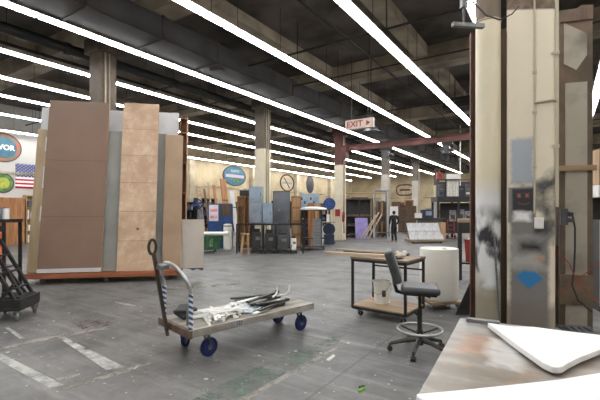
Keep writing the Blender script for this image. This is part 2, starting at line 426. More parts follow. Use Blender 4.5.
def text_mesh(name, s, size, m, parent, loc, rot, extrude=.004, offset=.0, sx=1.0):
    cu = bpy.data.curves.new(name, 'FONT'); cu.body = s; cu.size = size; cu.extrude = extrude; cu.offset = offset
    cu.align_x = 'CENTER'; cu.align_y = 'CENTER'
    tmp = bpy.data.objects.new(name, cu); C.objects.link(tmp)
    me = bpy.data.meshes.new_from_object(tmp.evaluated_get(bpy.context.evaluated_depsgraph_get()))
    bpy.data.objects.remove(tmp)
    me.materials.clear(); me.materials.append(M[m] if isinstance(m, str) else m)
    o = bpy.data.objects.new(name, me); C.objects.link(o); o.parent = parent
    o.location = loc; o.rotation_euler = rot; o.scale = (sx,1,1)
    return o

# ------------------------------------------------------------------ SETTING
XL, XR, YB, YF, ZC = -22.9, 9.0, -7.0, 46.7, 6.9
fl = struct(B(((XL+XR)/2,(YB+YF)/2,-.1), (XR-XL,YF-YB,.2)).build('floor','floor'))
struct(B(((XL+XR)/2,(YB+YF)/2,ZC+.1), (XR-XL,YF-YB,.2)).build('ceiling','concrete'))
wl = struct(B((0,0,0), (.2,YF-YB,ZC)).build('wall_left','wall_left_paint')); wl.location = (XL-.1,(YB+YF)/2,ZC/2)
wf = struct(B(((XL+XR)/2,YF+.1,ZC/2), (XR-XL,.2,ZC)).build('wall_far','wall_left_paint'))
struct(B((XR+.1,(YB+YF)/2,ZC/2), (.2,YF-YB,ZC)).build('wall_right','cream_wall'))
struct(B(((XL+XR)/2,YB-.1,ZC/2), (XR-XL,.2,ZC)).build('wall_near','cream_wall'))
# wall rails and pilasters
for i, z in enumerate((3.55, 2.1)):
    struct(B((XL+.04, 26, z), (.08, 40, .12)).build('trim_%d' % (i+1), 'beam'))
struct(B((-8, YF-.04, 3.2), (28, .08, .14)).build('trim_3', 'beam'))
for k in range(6):
    Y = 5.8+6.95*k
    struct(B((XL+.22, Y, 2.7), (.42,.42,5.4)).build('trim_%d' % (k+4), 'cream_wall', bevel=.02))

# painted marks on the floor
def mark(poly, m):
    b = MB(); b.prism([gnd(*p).xy for p in poly], .0008, .002); return b.build('floor_marking', m, fl)
mark([(-8,349),(-6,358),(50,388),(64,385)], 'worn_white')
mark([(56,336),(64,337),(124,367),(106,370)], 'worn_white')
mark([(56,379),(80,373),(80,375),(60,381)], 'worn_white')
mark([(4,327),(8,327),(25,338),(20,339)], 'worn_white')
mark([(62,387),(95,378),(150,362),(152,364),(96,381),(66,389)], 'worn_thin')
mark([(0,347),(60,334),(110,327),(110,328.5),(60,337),(0,350)], 'worn_thin')
mark([(236,401),(246,401),(341,347),(338,346)], 'worn_thin')
mark([(190,401),(236,401),(334,346),(346,334),(332,337),(250,370)], 'worn_green')
mark([(118,302),(136,305),(134,307),(118,303.5)], 'worn_white')
mark([(70,322),(96,319),(120,324),(84,330)], 'worn_rust')
mark([(418,392),(424,392),(436,372),(432,372)], 'worn_thin')
mark([(150,290),(240,283),(240,284.5),(150,292)], 'worn_thin')

# columns, girders, joists
CW = .5
COLS = [(-10.5, 6.05+6.95*k) for k in range(6)] + [(-.353, 6.05+6.95*k) for k in range(6)] + [(-20.65, 13.0+6.95*k) for k in range(0)]
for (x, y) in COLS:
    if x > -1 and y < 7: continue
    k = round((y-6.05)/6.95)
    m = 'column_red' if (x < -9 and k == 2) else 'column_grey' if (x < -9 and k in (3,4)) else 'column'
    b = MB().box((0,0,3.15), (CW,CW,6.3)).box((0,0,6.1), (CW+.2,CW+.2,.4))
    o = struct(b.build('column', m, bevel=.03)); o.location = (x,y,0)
    if x < -9:
        c = MB().cyl((CW/2+.03,-.1,.4), (CW/2+.03,-.1,6.2), .025).cyl((CW/2+.03,.02,.4), (CW/2+.03,.02,6.2), .018)
        c.build('conduit', 'beam', o)
for k in range(-1, 6):
    o = struct(B(((XL+XR)/2, 6.05+6.95*k, 6.6), (XR-XL, .6, .6)).build('ceiling_beam', 'beam'))
for x in (-3.75, -.35, -7.2, -10.5, -14.0, -17.4, 3.1, 6.5):
    struct(B((x, (YB+YF)/2, 6.75), (.42, YF-YB, .3)).build('ceiling_joist', 'beam'))

# near column (its own graffiti), with conduit, switch box
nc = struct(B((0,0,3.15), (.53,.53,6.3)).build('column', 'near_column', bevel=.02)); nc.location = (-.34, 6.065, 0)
NW = .58
c = MB().tube([(.05,-.278,6.2),(.05,-.278,1.62)], .011)
for z in (3.4, 2.9, 2.2): c.box((.05,-.281,z), (.045,.03,.03))
c.build('thin_conduit', 'cream_wall', nc)
c = MB().tube([(.285,-.24,6.2),(.285,-.24,1.7)], .022)
c.box((.27,-.24,3.6), (.09,.05,.04)).box((.27,-.24,2.45), (.09,.05,.04)); c.build('conduit', 'cream_wall', nc)
MB().tube([(.05,-.283,3.02),(.27,-.283,3.02),(.285,-.26,3.0)], .014).build('cross_conduit', 'cream_wall', nc)
b = B((.10,-.295,1.5), (.1,.06,.14)).build('switch_box', 'white_paint', nc, bevel=.006)

# ------------------------------------------------------------------ ceiling services
def yrun(name, x, z, r, label, cat, y0=YB+.1, y1=YF-.1, m='black_pipe'):
    b = MB().cyl((0,y0,0), (0,y1,0), r, n=12); c = h = b
    t = thing(name, label, cat, (x,0,z))
    yy = 2.0
    while yy < y1:
        c.cyl((0,yy-.06,0), (0,yy+.06,0), r*1.18, n=12); h.cyl((0,yy+1.7,0), (0,yy+1.7,ZC-.02-z), .008, n=6); yy += 3.475
    b.build('pipe_run', m, t, smooth=True)
    return t
yrun('heating_pipe', -11.25, 6.08, .14, 'thick black pipe under the ceiling beyond the second column row', 'pipe')
yrun('sprinkler_pipe', -4.65, 6.12, .03, 'thin black pipe running lengthwise between the two brightest light rows', 'pipe')
yrun('drain_pipe', -12.6, 6.2, .05, 'thin dark pipe high above the tall scenery flats', 'pipe')
def xrun(y, z, r, label):
    t = thing('cross_pipe', label, 'pipe', (0,y,z))
    h = MB().cyl((XL+.1,0,0), (XR-.1,0,0), r, n=10); x = XL+1.2
    while x < XR: h.cyl((x,0,0), (x,0,ZC-.02-z), .008, n=6); x += 2.6
    h.build('pipe_run', 'black_pipe', t, smooth=True)
xrun(3.2, 6.0, .025, 'thin black pipe crossing the ceiling nearest overhead')
xrun(9.05, 6.02, .028, 'thin black pipe crossing the ceiling between the first two cross beams')
xrun(11.4, 6.02, .022, 'thin black pipe crossing the ceiling just before the pale cross beam')
xrun(16.4, 6.0, .025, 'thin black pipe crossing the ceiling behind the exit sign')
xrun(23.5, 6.0, .025, 'thin black pipe crossing the ceiling beyond the red beam')
dt = thing('air_duct', 'long dark square ventilation duct hung between two light rows', 'duct', (-8.32,0,5.98))
b = MB(); b.box((0,20,0), (.92,50,.54)); y = -3
while y < 44: b.box((0,y,0), (.96,.05,.58)); y += 1.8
b.build('duct_body', 'duct', dt)
for y in (8.2, 14.5, 21, 28, 35):
    B((.02,y,-.275), (.34,.22,.03)).build('air_grille', 'black_plastic', dt)
dt = thing('air_duct', 'dark flat duct branch high over the red beam and far columns', 'duct', (-2.3,17.2,6.05))
b = MB(); b.box((0,0,0), (3.6,.8,.42))
for x in (-1.5,0,1.5): b.box((x,0,0), (.05,.84,.46))
b.build('duct_body', 'duct', dt)
for x in (-1.4,1.4): MB().cyl((x,0,.2),(x,0,ZC-6.06), .012, n=6).build('hanger_rod', 'black_steel', dt)
# rust red beam with trolleys
rb = thing('crane_beam', 'rust red steel beam spanning out from the third column', 'beam', (-10.2,19.75,5.12))
MB().box((4.6,0,.14), (9.2,.24,.03)).box((4.6,0,-.14), (9.2,.24,.03)).box((4.6,0,0), (9.2,.05,.26)).build('flange_beam', 'red_beam', rb)
MB().box((.1,0,-.25), (.3,.35,.6)).build('end_bracket', 'red_beam', rb)
def hoist(x, label, n):
    h = thing('chain_hoist', label, 'hoist', (x,19.75,4.98), 0, 'hoists on the red beam')
    MB().box((0,0,-.08), (.5,.3,.14)).build('trolley', 'black_steel', h, bevel=.01)
    MB().box((-.05,0,-.36), (.3,.24,.4)).cyl((-.3,0,-.4), (.3,0,-.4), .09).build('motor', 'dark_grey', h, bevel=.02)
    MB().tube([(.05,0,-.55),(.05,0,-.95)], .02).ring((.05,0,-1.02), .06, .015, 'Y', 14, 6).build('hook', 'black_steel', h)
    MB().tube([(.2,.02,-.3),(.5,.05,-.75),(1.0,.1,-.95),(1.6,.05,-.75),(2.0,0,-.2)], .02, 6).build('power_cord', 'cable', h)
hoist(-7.6, 'dark chain hoist nearer the third column on the red beam', 0)
hoist(-4.6, 'dark chain hoist farther along the red beam, right of the other', 1)
# pendant bell shade below the exit sign
p = at(371, 13.6); pt = thing('pendant_lamp', 'dark bell shaped shade hanging behind the exit sign', 'lamp', (p.x,p.y,4.35))
MB().lathe([(.04,.3),(.08,.28),(.16,.2),(.27,.06),(.42,0),(.4,-.01),(.25,.03)]).build('shade', 'dark_grey', pt, smooth=True)
MB().cyl((0,0,.28), (0,0,ZC-4.37), .015).build('stem', 'black_steel', pt)
# exit sign
es = thing('exit_sign', 'white exit sign with red letters and arrow hanging from ceiling', 'sign', (0,12,0))
d0, x0 = ony(346, 12); d1, x1 = ony(374, 12)
zc = zz(124, (d0+d1)/2); es.location = ((x0+x1)/2, 12, zc); W = x1-x0
M['sign_white'] = mat('sign_face', srgb(200,184,172), srgb(176,160,148), 4, .5)
M['sign_red'] = mat('sign_red_letters', srgb(150,36,34), srgb(128,28,28), 5, .5)
B((0,0,0), (W,.12,.31)).build('housing', 'sign_white', es, bevel=.01)
text_mesh('lettering', 'EXIT', .27, 'sign_red', es, (-.16,-.063,0), (PI/2,0,0), .003, .006, 1.05)
MB().prism([(.26,-.09),(.26,.09),(.41,0)], -.002, .004, Matrix.Translation((0,-.062,0)) @ Matrix.Rotation(PI/2,4,'X')).build('arrow', 'sign_red', es)
for q in (-.3,.3): MB().cyl((q,0,.15), (q,0,ZC-zc), .01, n=6).build('hanger_rod', 'black_steel', es)

# ------------------------------------------------------------------ fluorescent rows
ZL = 5.65
def fixture(label):
    t = thing('ceiling_light', label, 'light fixture', (0,0,ZL), 0, 'fluorescent ceiling lights')
    b = MB(); b.box((0,0,.04), (.08,2.38,.03)).box((-.085,0,.027), (.10,2.38,.006), (0,-.15,0)).box((.085,0,.027), (.10,2.38,.006), (0,.15,0))
    b.build('reflector', 'white_paint', t)
    for q in (-1, 1):
        MB().cyl((q*.068,-1.16,.004), (q*.068,1.16,.004), .021, n=8).build('tube', 'tube', t, smooth=True)
    for y in (-.6, .6):
        MB().box((0,y,.002), (.19,.02,.05)).build('tube_clip', 'grey_rubber', t)
    for y in (-.8, .8):
        MB().cyl((0,y,.07), (0,y,ZC-ZL-.01), .007, n=6).build('hanger_rod', 'black_steel', t)
    return t
ROWS = [(-3.5,'row left of the round cream column'), (-6.05,'row past the exit sign'),
        (-8.97,'row from top left over the column heads'), (-11.65,'row just behind the second column line'),
        (-14.0,'second row behind the column line'), (-16.2,'third row behind the column line'),
        (-19.3,'next to last row towards left wall'), (-21.9,'last row beside the left wall'),
        (-1.45,'row touching the round column top'), (.98,'row right of the graffiti column'), (3.6,'row over the right bay'), (6.2,'farthest right row')]
proto = None
for (x, words_) in ROWS:
    y = -4.6
    n = 0
    while y < 45:
        show = not (y < 1.5 and x < -9) 
        if x > 3 and not (-3 < y < 22): show = False
        if show:
            L = 'white fluorescent light in the ' + words_
            if proto is None:
                proto = fixture(L); proto.location = (x,y,ZL); index(proto)
            else: dup(proto, (x,y,ZL-(.22 if x < -21 else 0)), None, L)
        y += 2.4

# ------------------------------------------------------------------ helpers for furniture seen facing the viewpoint
def span(px0, px1, d): return at((px0+px1)/2, d), (px1-px0)/F*d
def face(name, label, cat, px0, px1, d, a=0.0, group=None, z=0.0):
    p, w = span(px0, px1, d); t = thing(name, label, cat, (p.x,p.y,z), PHI+a, group); return t, w

# ------------------------------------------------------------------ FOREGROUND: platform trolley
ct = thing('platform_trolley', 'long wooden platform trolley with steel rim and blue caster wheels', 'trolley', cw(-1.158,4.18), PHI+math.radians(43.2))
L, Wd = 1.854, .76
B((L/2,Wd/2,.36), (L-.05,Wd-.05,.035)).build('deck', mat('trolley_deck', srgb(150,144,134), srgb(116,110,102), 2, .7, stretch=(.6,5,5)), ct)
fr = MB(); 
fr.box((L/2,.015,.34), (L,.03,.085)).box((L/2,Wd-.015,.34), (L,.03,.085)).box((L-.015,Wd/2,.34), (.03,Wd,.085))
fr.build('steel_rim', mat('galvanised_rim', srgb(176,172,164), srgb(144,140,132), 5, .5, .4), ct, bevel=.006)
B((.0,Wd/2,.335), (.04,Wd+.02,.085)).build('end_board', 'rusty', ct, bevel=.006)
text_mesh('stencil_number', '157', .06, 'bright_blue', ct, (.62,-.001,.34), (PI/2,0,0), .001, .001)
def caster(parent, x, y, ztop, r, w, m, rz=0.0, off=.04):
    cs = MB(); cs.box((x,y,ztop-.012), (.1,.09,.018)).cyl((x,y,ztop-.02), (x,y,ztop-.05), .035)
    ca, sa = math.cos(rz), math.sin(rz)
    wx, wy = x+off*ca, y+off*sa
    for s in (-1,1):
        cs.bar((x-s*sa*(w/2+.012), y+s*ca*(w/2+.012), ztop-.04), (wx-s*sa*(w/2+.012), wy+s*ca*(w/2+.012), r), .035, .006)
    c = cs.build('caster', 'steel', parent)
    a = Vector((-sa, ca, 0))*(w/2); ctr = Vector((wx,wy,r))
    wh = MB().cyl(ctr-a, ctr+a, r, n=24).build('wheel', m, c, bevel=.006, smooth=True)
    if m == 'wheel_blue': MB().ring(ctr, r*.93, r*.13, 'Y' if abs(ca) > abs(sa) else 'X', 26, 8).build('tyre', 'navy', c, smooth=True)
    MB().cyl(ctr-a*1.15, ctr+a*1.15, r*.35, n=14).build('hub', 'steel', c)
    return c
for (x, y, rz) in ((.27,.14,.3),(1.70,.14,.1),(.24,.62,.8),(1.70,.62,.2)): caster(ct, x, y, .30, .105, .045, 'wheel_blue', rz)
pts = [(.03,.05,.36),(.03,.05,.78)]
hp = []
for k in range(13):
    a = PI*k/12; hp.append((.03-.10*math.sin(a)-.0, Wd/2-math.cos(a)*(Wd/2-.05), .80+.27*math.sin(a)))
MB().tube(pts+hp+[(.03,Wd-.05,.78),(.03,Wd-.05,.36)], .021, 10).build('push_handle', 'chrome', ct, smooth=True)
for y in (.05, Wd-.05):
    MB().cyl((.03,y,.38), (.03,y,.76), .024, n=12).build('striped_sleeve', 'tape_stripe', ct, smooth=True)
MB().bar((.06,.15,.4), (.06,.15,.62), .05, .03).build('stake', 'grey_rubber', ct)
tb = MB().bar((-.045,.46,.24), (-.19,.49,1.17), .07, .035).build('tow_bar', mat('rusty_bar', srgb(84,70,60), srgb(50,44,40), 6, .6, .4), ct, bevel=.004)
MB().ring((-.205,.49,1.25), .058, .016, 'Y', 20, 8, .72, 1.4).build('pull_ring', 'black_steel', tb)
B((-.13,.42,1.03), (.1,.16,.06)).build('latch', 'steel', tb, bevel=.01)
index(ct)
CTM = Matrix.Translation(ct.location) @ Matrix.Rotation(PHI+math.radians(43.2),4,'Z')
def on_cart(x, y, z): return CTM @ Vector((x,y,z))
CR = PHI+math.radians(43.2)
# white offcuts
M['white_strip'] = mat('white_moulding', srgb(238,238,234), srgb(224,223,218), 5, .5)
rs = random.Random(4); k = 0
strip = None
for lay in range(4):
    for j in range(11-2*lay):
        x = .26+.058*j+rs.uniform(-.04,.04)+lay*.05; y = .34+rs.uniform(-.14,.12)
        ln = rs.choice((.34,.42,.5)); a = rs.uniform(-.5,.5)+(.2 if lay % 2 else 1.25)
        o = MB().box((0,0,0), (ln,.035,.018)).box((0,.012,.012), (ln,.012,.012)).build('moulding_offcut', 'white_strip', bevel=.003)
        o.location = on_cart(x+.08, y, .3875+.02*lay+.002*(j % 2)); o.rotation_euler = (rs.uniform(-.03,.03),rs.uniform(-.04,.04),CR+a)
        tag(o, 'white moulding offcut in the loose heap at the trolley handle end', 'offcut', 'white moulding offcuts on the trolley')
bag = MB().prism([(-.12,-.1),(.1,-.12),(.13,.08),(-.06,.13)], 0, .05).prism([(-.05,-.08),(.09,-.03),(.04,.1),(-.1,.05)], .05, .09).build('black_pouch', 'black_plastic', bevel=.015)
bag.location = on_cart(.2,.52,.38); bag.rotation_euler = (.1,-.35,CR+.3); bag.location.z += .05
tag(bag, 'small black folded pouch at the handle end of the trolley', 'pouch')
cl = MB(); 
gx, gy = 14, 10; vs = {}
for i in range(gx+1):
    for j in range(gy+1):
        u, v = i/gx-.5, j/gy-.5
        h = .07*math.exp(-(u*u+v*v)*7)+.012*math.sin(17*u+5*v)+.01*math.cos(21*v-8*u)
        vs[i,j] = cl.bm.verts.new((u*.42, v*.34, max(.004,h)))
for i in range(gx):
    for j in range(gy): cl.bm.faces.new((vs[i,j],vs[i+1,j],vs[i+1,j+1],vs[i,j+1]))
o = cl.build('plastic_sheet', mat('pale_blue_plastic', srgb(196,206,214), srgb(168,180,190), 6, .3), smooth=True)
so = o.modifiers.new('thick','SOLIDIFY'); so.thickness = .003
o.location = on_cart(.98,.36,.382); o.rotation_euler = (0,0,CR+.3)
tag(o, 'crumpled pale blue plastic sheet midway along the trolley deck', 'plastic sheet')
for j in range(14):
    blk = j % 3 != 2
    ln = rs.uniform(.5,.72)
    o = MB().box((0,0,0), (ln,.05,.022)).box((ln/2-.02,0,.012), (.04,.05,.02)).build('channel_strip', 'black_plastic' if blk else 'white_strip', bevel=.003)
    o.location = on_cart(1.22+rs.uniform(-.08,.1), .36+rs.uniform(-.22,.2), .3925+.024*(j//3)+.003*(j%3)); o.rotation_euler = (rs.uniform(-.05,.05), rs.uniform(-.03,.03), CR+rs.uniform(-.5,.5))
    if blk: tag(o, 'black channel strip in the pile at the far trolley end', 'strip', 'black strips on the trolley')
    else: tag(o, 'white channel strip among the black strips on the trolley', 'strip', 'white strips among the black ones')
for j, (x, y, a, lab) in enumerate(((1.42,.30,.5,'bent white bracket standing up on the black strips, left one'),(1.52,.22,-.4,'bent white bracket standing up on the black strips, right one'))):
    o = MB().tube([(-.12,0,0),(0,0,.015),(.05,0,.05),(.06,0,.13)], .012, 8).build('bent_bracket', 'white_strip', smooth=True)
    o.location = on_cart(x,y,.50); o.rotation_euler = (0,0,CR+a); tag(o, lab, 'bracket')

# ------------------------------------------------------------------ FOREGROUND: drafting chair
ch = thing('drafting_chair', 'tall grey vinyl drafting chair with foot ring and five star base', 'chair', cw(1.40,4.62), PHI-math.radians(14))
def soft(c, size, rot, name, m, parent, bev):
    o = B((0,0,0), size).build(name, m, parent, bevel=bev, smooth=True, seg=4); o.location = c; o.rotation_euler = rot; return o
st = soft((.0,0,.745), (.43,.43,.08), (0,.02,0), 'seat', 'dark_vinyl', ch, .035)
B((0,0,.698), (.36,.34,.025)).build('seat_pan', 'black_plastic', st).location = (0,0,-.745)
bk = soft((-.30,0,1.0), (.10,.42,.39), (0,-.32,0), 'backrest', 'dark_vinyl', ch, .035)
MB().tube([(-.05,0,.685),(-.18,0,.68),(-.26,0,.70),(-.285,0,.78),(-.31,0,.93)], [.02,.02,.022,.022,.02], 8).build('back_bar', 'black_steel', ch, smooth=True)
MB().cyl((0,0,.5),(0,0,.71), .018).cyl((0,0,.16),(0,0,.5), .028).build('gas_lift', 'black_steel', ch, smooth=True)
MB().bar((.02,0,.69),(.1,-.2,.68), .012).build('height_lever', 'black_steel', ch)
rg = MB().ring((0,0,.27), .255, .013, 'Z', 36, 8).build('foot_ring', 'chrome', ch, smooth=True)
b = MB()
for k in range(3):
    a = k*2*PI/3+.5; b.tube([(.03*math.cos(a),.03*math.sin(a),.22),(.15*math.cos(a),.15*math.sin(a),.24),(.25*math.cos(a),.25*math.sin(a),.265)], .011, 6)
b.cyl((0,0,.2),(0,0,.26),.04).build('ring_spokes', 'black_steel', rg)
MB().cyl((0,0,.09),(0,0,.2), .045, .035).build('base_hub', 'black_plastic', ch, smooth=True)
fdir = math.atan2(-.28,-.15)
for k in range(5):
    a = (math.radians(14))+fdir+k*2*PI/5
    ca, sa = math.cos(a), math.sin(a)
    lg = MB().tube([(.02*ca,.02*sa,.15),(.15*ca,.15*sa,.135),(.33*ca,.33*sa,.085)], [.034,.028,.02], 8).build('base_leg', mat('worn_black_leg', srgb(62,56,50), srgb(36,34,32), 9, .5) , ch, smooth=True)
    w = MB()
    for s in (-1,1):
        o_ = Vector((-sa,ca,0))*.016*s; c0 = Vector((.34*ca,.34*sa,.03))+o_
        w.cyl(c0-Vector((-sa,ca,0))*.01, c0+Vector((-sa,ca,0))*.01, .03, n=16)
    w.cyl((.34*ca,.34*sa,.045),(.34*ca,.34*sa,.09), .012); w.build('caster_wheel', 'black_plastic', lg, smooth=True)

# ------------------------------------------------------------------ work cart with lumber
M['worn_board'] = woodx('worn_bench_board', srgb(142,122,100), srgb(104,88,72))
wc = thing('work_cart', 'black steel frame cart with wooden top and plywood lower shelf', 'cart', cw(.832,6.24), PHI-math.radians(38.1))
LX, LY = .875, .70
B((LX/2,LY/2,.915), (LX+.06,LY+.05,.03)).build('top_board', 'worn_board', wc, bevel=.003)
B((LX/2,LY/2,.165), (LX+.02,LY+.02,.02)).build('shelf_board', 'plywood_x', wc)
for x in (0,LX):
    for y in (0,LY): B((x,y,.515), (.035,.035,.77)).build('leg', 'black_steel', wc)
for z in (.88,.135):
    b = MB(); b.box((LX/2,0,z), (LX,.035,.04)).box((LX/2,LY,z), (LX,.035,.04)).box((0,LY/2,z), (.035,LY,.04)).box((LX,LY/2,z), (.035,LY,.04)); b.build('frame_rail', 'black_steel', wc)
B((LX/2,LY,.72), (LX,.025,.025)).build('stretcher', 'black_steel', wc)
for x in (.08,LX-.08):
    for y in (.08,LY-.08): caster(wc, x, y, .115, .04, .03, 'black_plastic', .4, .015)
WCM = Matrix.Translation(wc.location) @ Matrix.Rotation(wc.rotation_euler.z,4,'Z')
def lumber(p0, p1, w, h, z, label, m='plywood_x'):
    p0, p1 = Vector(p0), Vector(p1); dd = p1-p0
    o = B((0,0,h/2), (dd.length,w,h)).build('lumber_board', m, bevel=.003)
    mid = (p0+p1)/2; o.location = cw(mid.x, mid.y, z); o.rotation_euler = (0,0,PHI+math.atan2(dd.y,dd.x)); tag(o, label, 'board'); return o
M['pale_lumber'] = woodx('pale_lumber', srgb(196,180,158), srgb(160,140,116))
lumber((.43,6.58),(1.55,6.02), .10,.045,.931, 'long pale board overhanging the work cart on the left', 'pale_lumber')
lumber((.78,6.98),(1.75,6.34), .07,.035,.931, 'thin brown board lying at the back of the work cart', 'brown_wood')
lumber((.62,6.80),(1.62,6.16), .05,.025,.977, 'narrow board lying across between the other two cart boards', 'pale_lumber')
M['white_rag'] = mat('white_rag', srgb(222,220,214), srgb(196,192,184), 8, .9)
b = MB().ball((0,0,.035), .075, (1.1,.8,.5)).ball((.05,.03,.06), .045, (1,.8,.9)).ball((-.05,-.01,.055), .04, (.8,1,.9)).build('rag', 'white_rag', smooth=True)
b.location = WCM @ Vector((.62,.42,.931)); tag(b, 'crumpled white rag on the work cart behind the chair back', 'rag')
for j, (x, y) in enumerate(((.55,.10),(.64,.09),(.73,.10),)):
    o = thing('spring_clamp', ['left', 'middle', 'right'][j]+' one of three black spring clamps on the work cart edge', 'clamp', WCM @ Vector((x,y,.931)), wc.rotation_euler.z+.5*j, 'clamps on the work cart')
    MB().box((0,0,.015), (.07,.03,.03)).build('jaw', 'black_plastic', o, bevel=.008)
    MB().bar((.02,0,.02),(.06,.03,.035), .014).bar((.02,0,.01),(.06,-.03,.012), .014).build('grip', 'black_plastic', o)
bu = thing('bucket', 'white plastic bucket on the lower shelf of the work cart', 'bucket', cw((382-300)/F*6.36, 6.36, .176))
MB().lathe([(.12,0),(.14,.33),(.15,.33),(.15,.355),(.138,.355),(.115,.02)]).build('pail', 'white_plastic', bu, smooth=True)
MB().tube([(-.148,0,.32),(-.13,-.1,.2),(-.02,-.16,.15),(.1,-.12,.2),(.148,0,.32)], .004, 6).build('bail_handle', 'steel', bu)
o = MB().prism([(-.03,-.05),(.03,-.05),(.03,.05),(-.03,.05)], 0, .003, Matrix.Rotation(PHI,4,'Z') @ Matrix.Translation((0,-.139,.17)) @ Matrix.Rotation(PI/2-.06,4,'X')).build('printed_mark', 'dark_grey', bu)
# drum on dolly
bd = thing('drum_dolly', 'low wooden dolly under the big white plastic drum', 'dolly', cw((439-300)/F*6.85,6.85), PHI+.2)
B((0,0,.11), (.58,.58,.04)).build('board', 'plywood_x', bd, bevel=.004)
for x in (-.22,.22):
    for y in (-.22,.22): caster(bd, x, y, .09, .033, .025, 'grey_rubber', 1.1, .01)
dr = thing('plastic_drum', 'big white plastic drum standing on a dolly behind the chair', 'drum', cw((439-300)/F*6.85,6.85,.131))
MB().lathe([(.29,0),(.312,.015),(.318,.03),(.322,.3),(.324,.45),(.322,.6),(.318,.84),(.318,.87),(.30,.88),(.285,.86)], n=40).build('shell', 'white_plastic', dr, smooth=True)
MB().lathe([(.285,.855),(.285,.868)], n=32).build('lid', 'white_paint', dr)
MB().cyl((.12,-.12,.87),(.12,-.12,.9), .035).build('bung', 'white_paint', dr)

# ------------------------------------------------------------------ foreground table with white cut sheets
ang = math.atan2(-.485,.874)
tt = thing('worktable', 'large low worktable with paint stained cover in the front corner', 'table', cw(1.122,2.77), PHI+ang)
TX, TY = 2.2, 1.55
B((TX/2,-TY/2,.88), (TX,TY,.04)).build('top', 'tabletop', tt, bevel=.006)
b = MB().box((TX/2,-.08,.80), (TX-.1,.03,.12)).box((TX/2,-TY+.08,.80), (TX-.1,.03,.12)).box((.08,-TY/2,.80), (.03,TY-.1,.12)).box((TX-.08,-TY/2,.80), (.03,TY-.1,.12)); b.build('apron', 'plywood_x', tt)
for x in (.1,TX-.1):
    for y in (-.1,-TY+.1): B((x,y,.43), (.08,.08,.86)).build('leg', 'plywood', tt)
B((.15,-.06,.912), (.2,.05,.022)).build('edge_strip', 'grey_rubber', tt)
def sheet(name, pts, z0, th, label):
    P = [cw(*p).xy for p in pts]; c = sum((Vector((q.x,q.y,0)) for q in P), Vector())/len(P)
    o = MB().prism([(q.x-c.x,q.y-c.y) for q in P], 0, th).build(name, 'white_foam', bevel=.004); o.location = (c.x,c.y,z0)
    return tag(o, label, 'sheet')
sheet('foam_sheet', [(1.185,2.495),(1.30,2.415),(1.42,2.41),(1.55,2.33),(1.70,2.255),(2.2,2.1),(2.15,2.0),(1.85,2.08),(1.54,2.02),(1.362,1.915),(1.246,1.835),(1.19,1.79),(1.165,1.782),(1.142,1.79),(1.13,1.84),(1.145,2.1)], .915, .03, 'pointed white cut sheet lying across the worktable')
sheet('foam_sheet', [(.45,1.525),(.64,1.56),(.83,1.60),(1.08,1.655),(1.31,1.725),(1.6,1.82),(1.75,1.66),(1.45,1.0),(.98,1.16),(.52,1.40),(.445,1.50)], .915, .03, 'white sheet along the bottom edge of the picture on the worktable')
for j,(r,d) in enumerate(((1.5,2.15),(1.3,2.2))):
    pass

# ------------------------------------------------------------------ right column group
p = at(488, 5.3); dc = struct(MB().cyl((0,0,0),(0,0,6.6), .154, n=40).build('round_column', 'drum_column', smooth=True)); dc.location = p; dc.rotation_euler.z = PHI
MB().ring((0,0,4.17), .156, .012, 'Z', 30, 6).build('collar', 'beam', dc)
p = at(489.5, 5.75); o = thing('plywood_sheet', 'tall brown plywood sheet standing behind the round cream column', 'plywood', p, PHI-.1)
B((0,0,2.12), (.54,.025,4.24)).build('board', 'dark_wood', o)
B((-.262,-.02,2.12), (.03,.05,4.24)).build('edge_batten', mat('dark_red_brown', srgb(96,58,46), srgb(72,44,36), 5, .7), o)
o = MB().cyl((0,0,0),(0,0,1.35), .012).build('metal_rod', 'steel'); o.location = at(501,5.1); o.rotation_euler = (0,-.06,0); tag(o, 'thin metal rod leaning between round column and square column', 'rod')
# wall of stacked boards right of the column
M['scuffed'] = mat('scuffed_board', srgb(112,95,78), srgb(80,68,56), 2, .8)
M['smudged'] = mat('smudged_facing', srgb(160,153,140), srgb(112,106,97), 1.6, .85, lo=.3, hi=.5)
def stk(name, label, px0, px1, d, ytop, parts):
    t, w = face(name, label, 'board', px0, px1, d, -.28); h = zz(ytop, d); w /= math.cos(.28)*1.05
    B((0,0,h/2), (w,.03,h)).build('board', parts[0], t); return t, w, h
t, w, h = stk('scenery_board', 'narrow dark board standing right behind the square graffiti column', 550, 563, 5.75, 12, ['scuffed'])
B((0,-.02,1.9), (w*.8,.012,1.5)).build('grey_facing', 'flat_grey', t)
t, w, h = stk('scenery_board', 'tall brown scenery board with grey facing panels, right of column', 561, 590, 5.55, 9, ['scuffed'])
B((0,-.021,1.75), (w*.66,.012,3.4)).build('lower_facing', 'smudged', t)
MB().prism([(-.15,3.72),(-.15,4.3),(.13,4.12),(.13,3.82),(.0,3.62)], 0, .012, Matrix.Translation((0,-.016,0)) @ Matrix.Rotation(PI/2,4,'X')).build('upper_facing', 'smudged', t)
B((0,-.05,.55), (w*.98,.03,.42)).build('kick_panel', mat('scuffed_brown', srgb(116,98,80), srgb(88,74,60), 4, .8), t)
MB().prism([(-.2,4.31),(.2,4.31),(.2,4.5),(.06,4.52)], 0, .03, Matrix.Translation((0,-.01,0)) @ Matrix.Rotation(PI/2,4,'X')).build('top_wedge', 'brown_wood', t)
B((.0,-.045,2.25), (w*1.15,.04,.075)).build('cross_batten', 'plywood_x', t)
p = at(562,5.25); ob = thing('outlet_box', 'grey power outlet box with plugs on the column side', 'outlet box', (p.x,p.y,1.62), PHI-.4)
ob.location = (.02, 5.84, 1.58)
B((0,0,0), (.08,.05,.2)).build('box', 'dark_grey', ob, bevel=.006)
B((.06,-.03,.03), (.06,.05,.05)).build('plug', 'black_plastic', ob, bevel=.008)
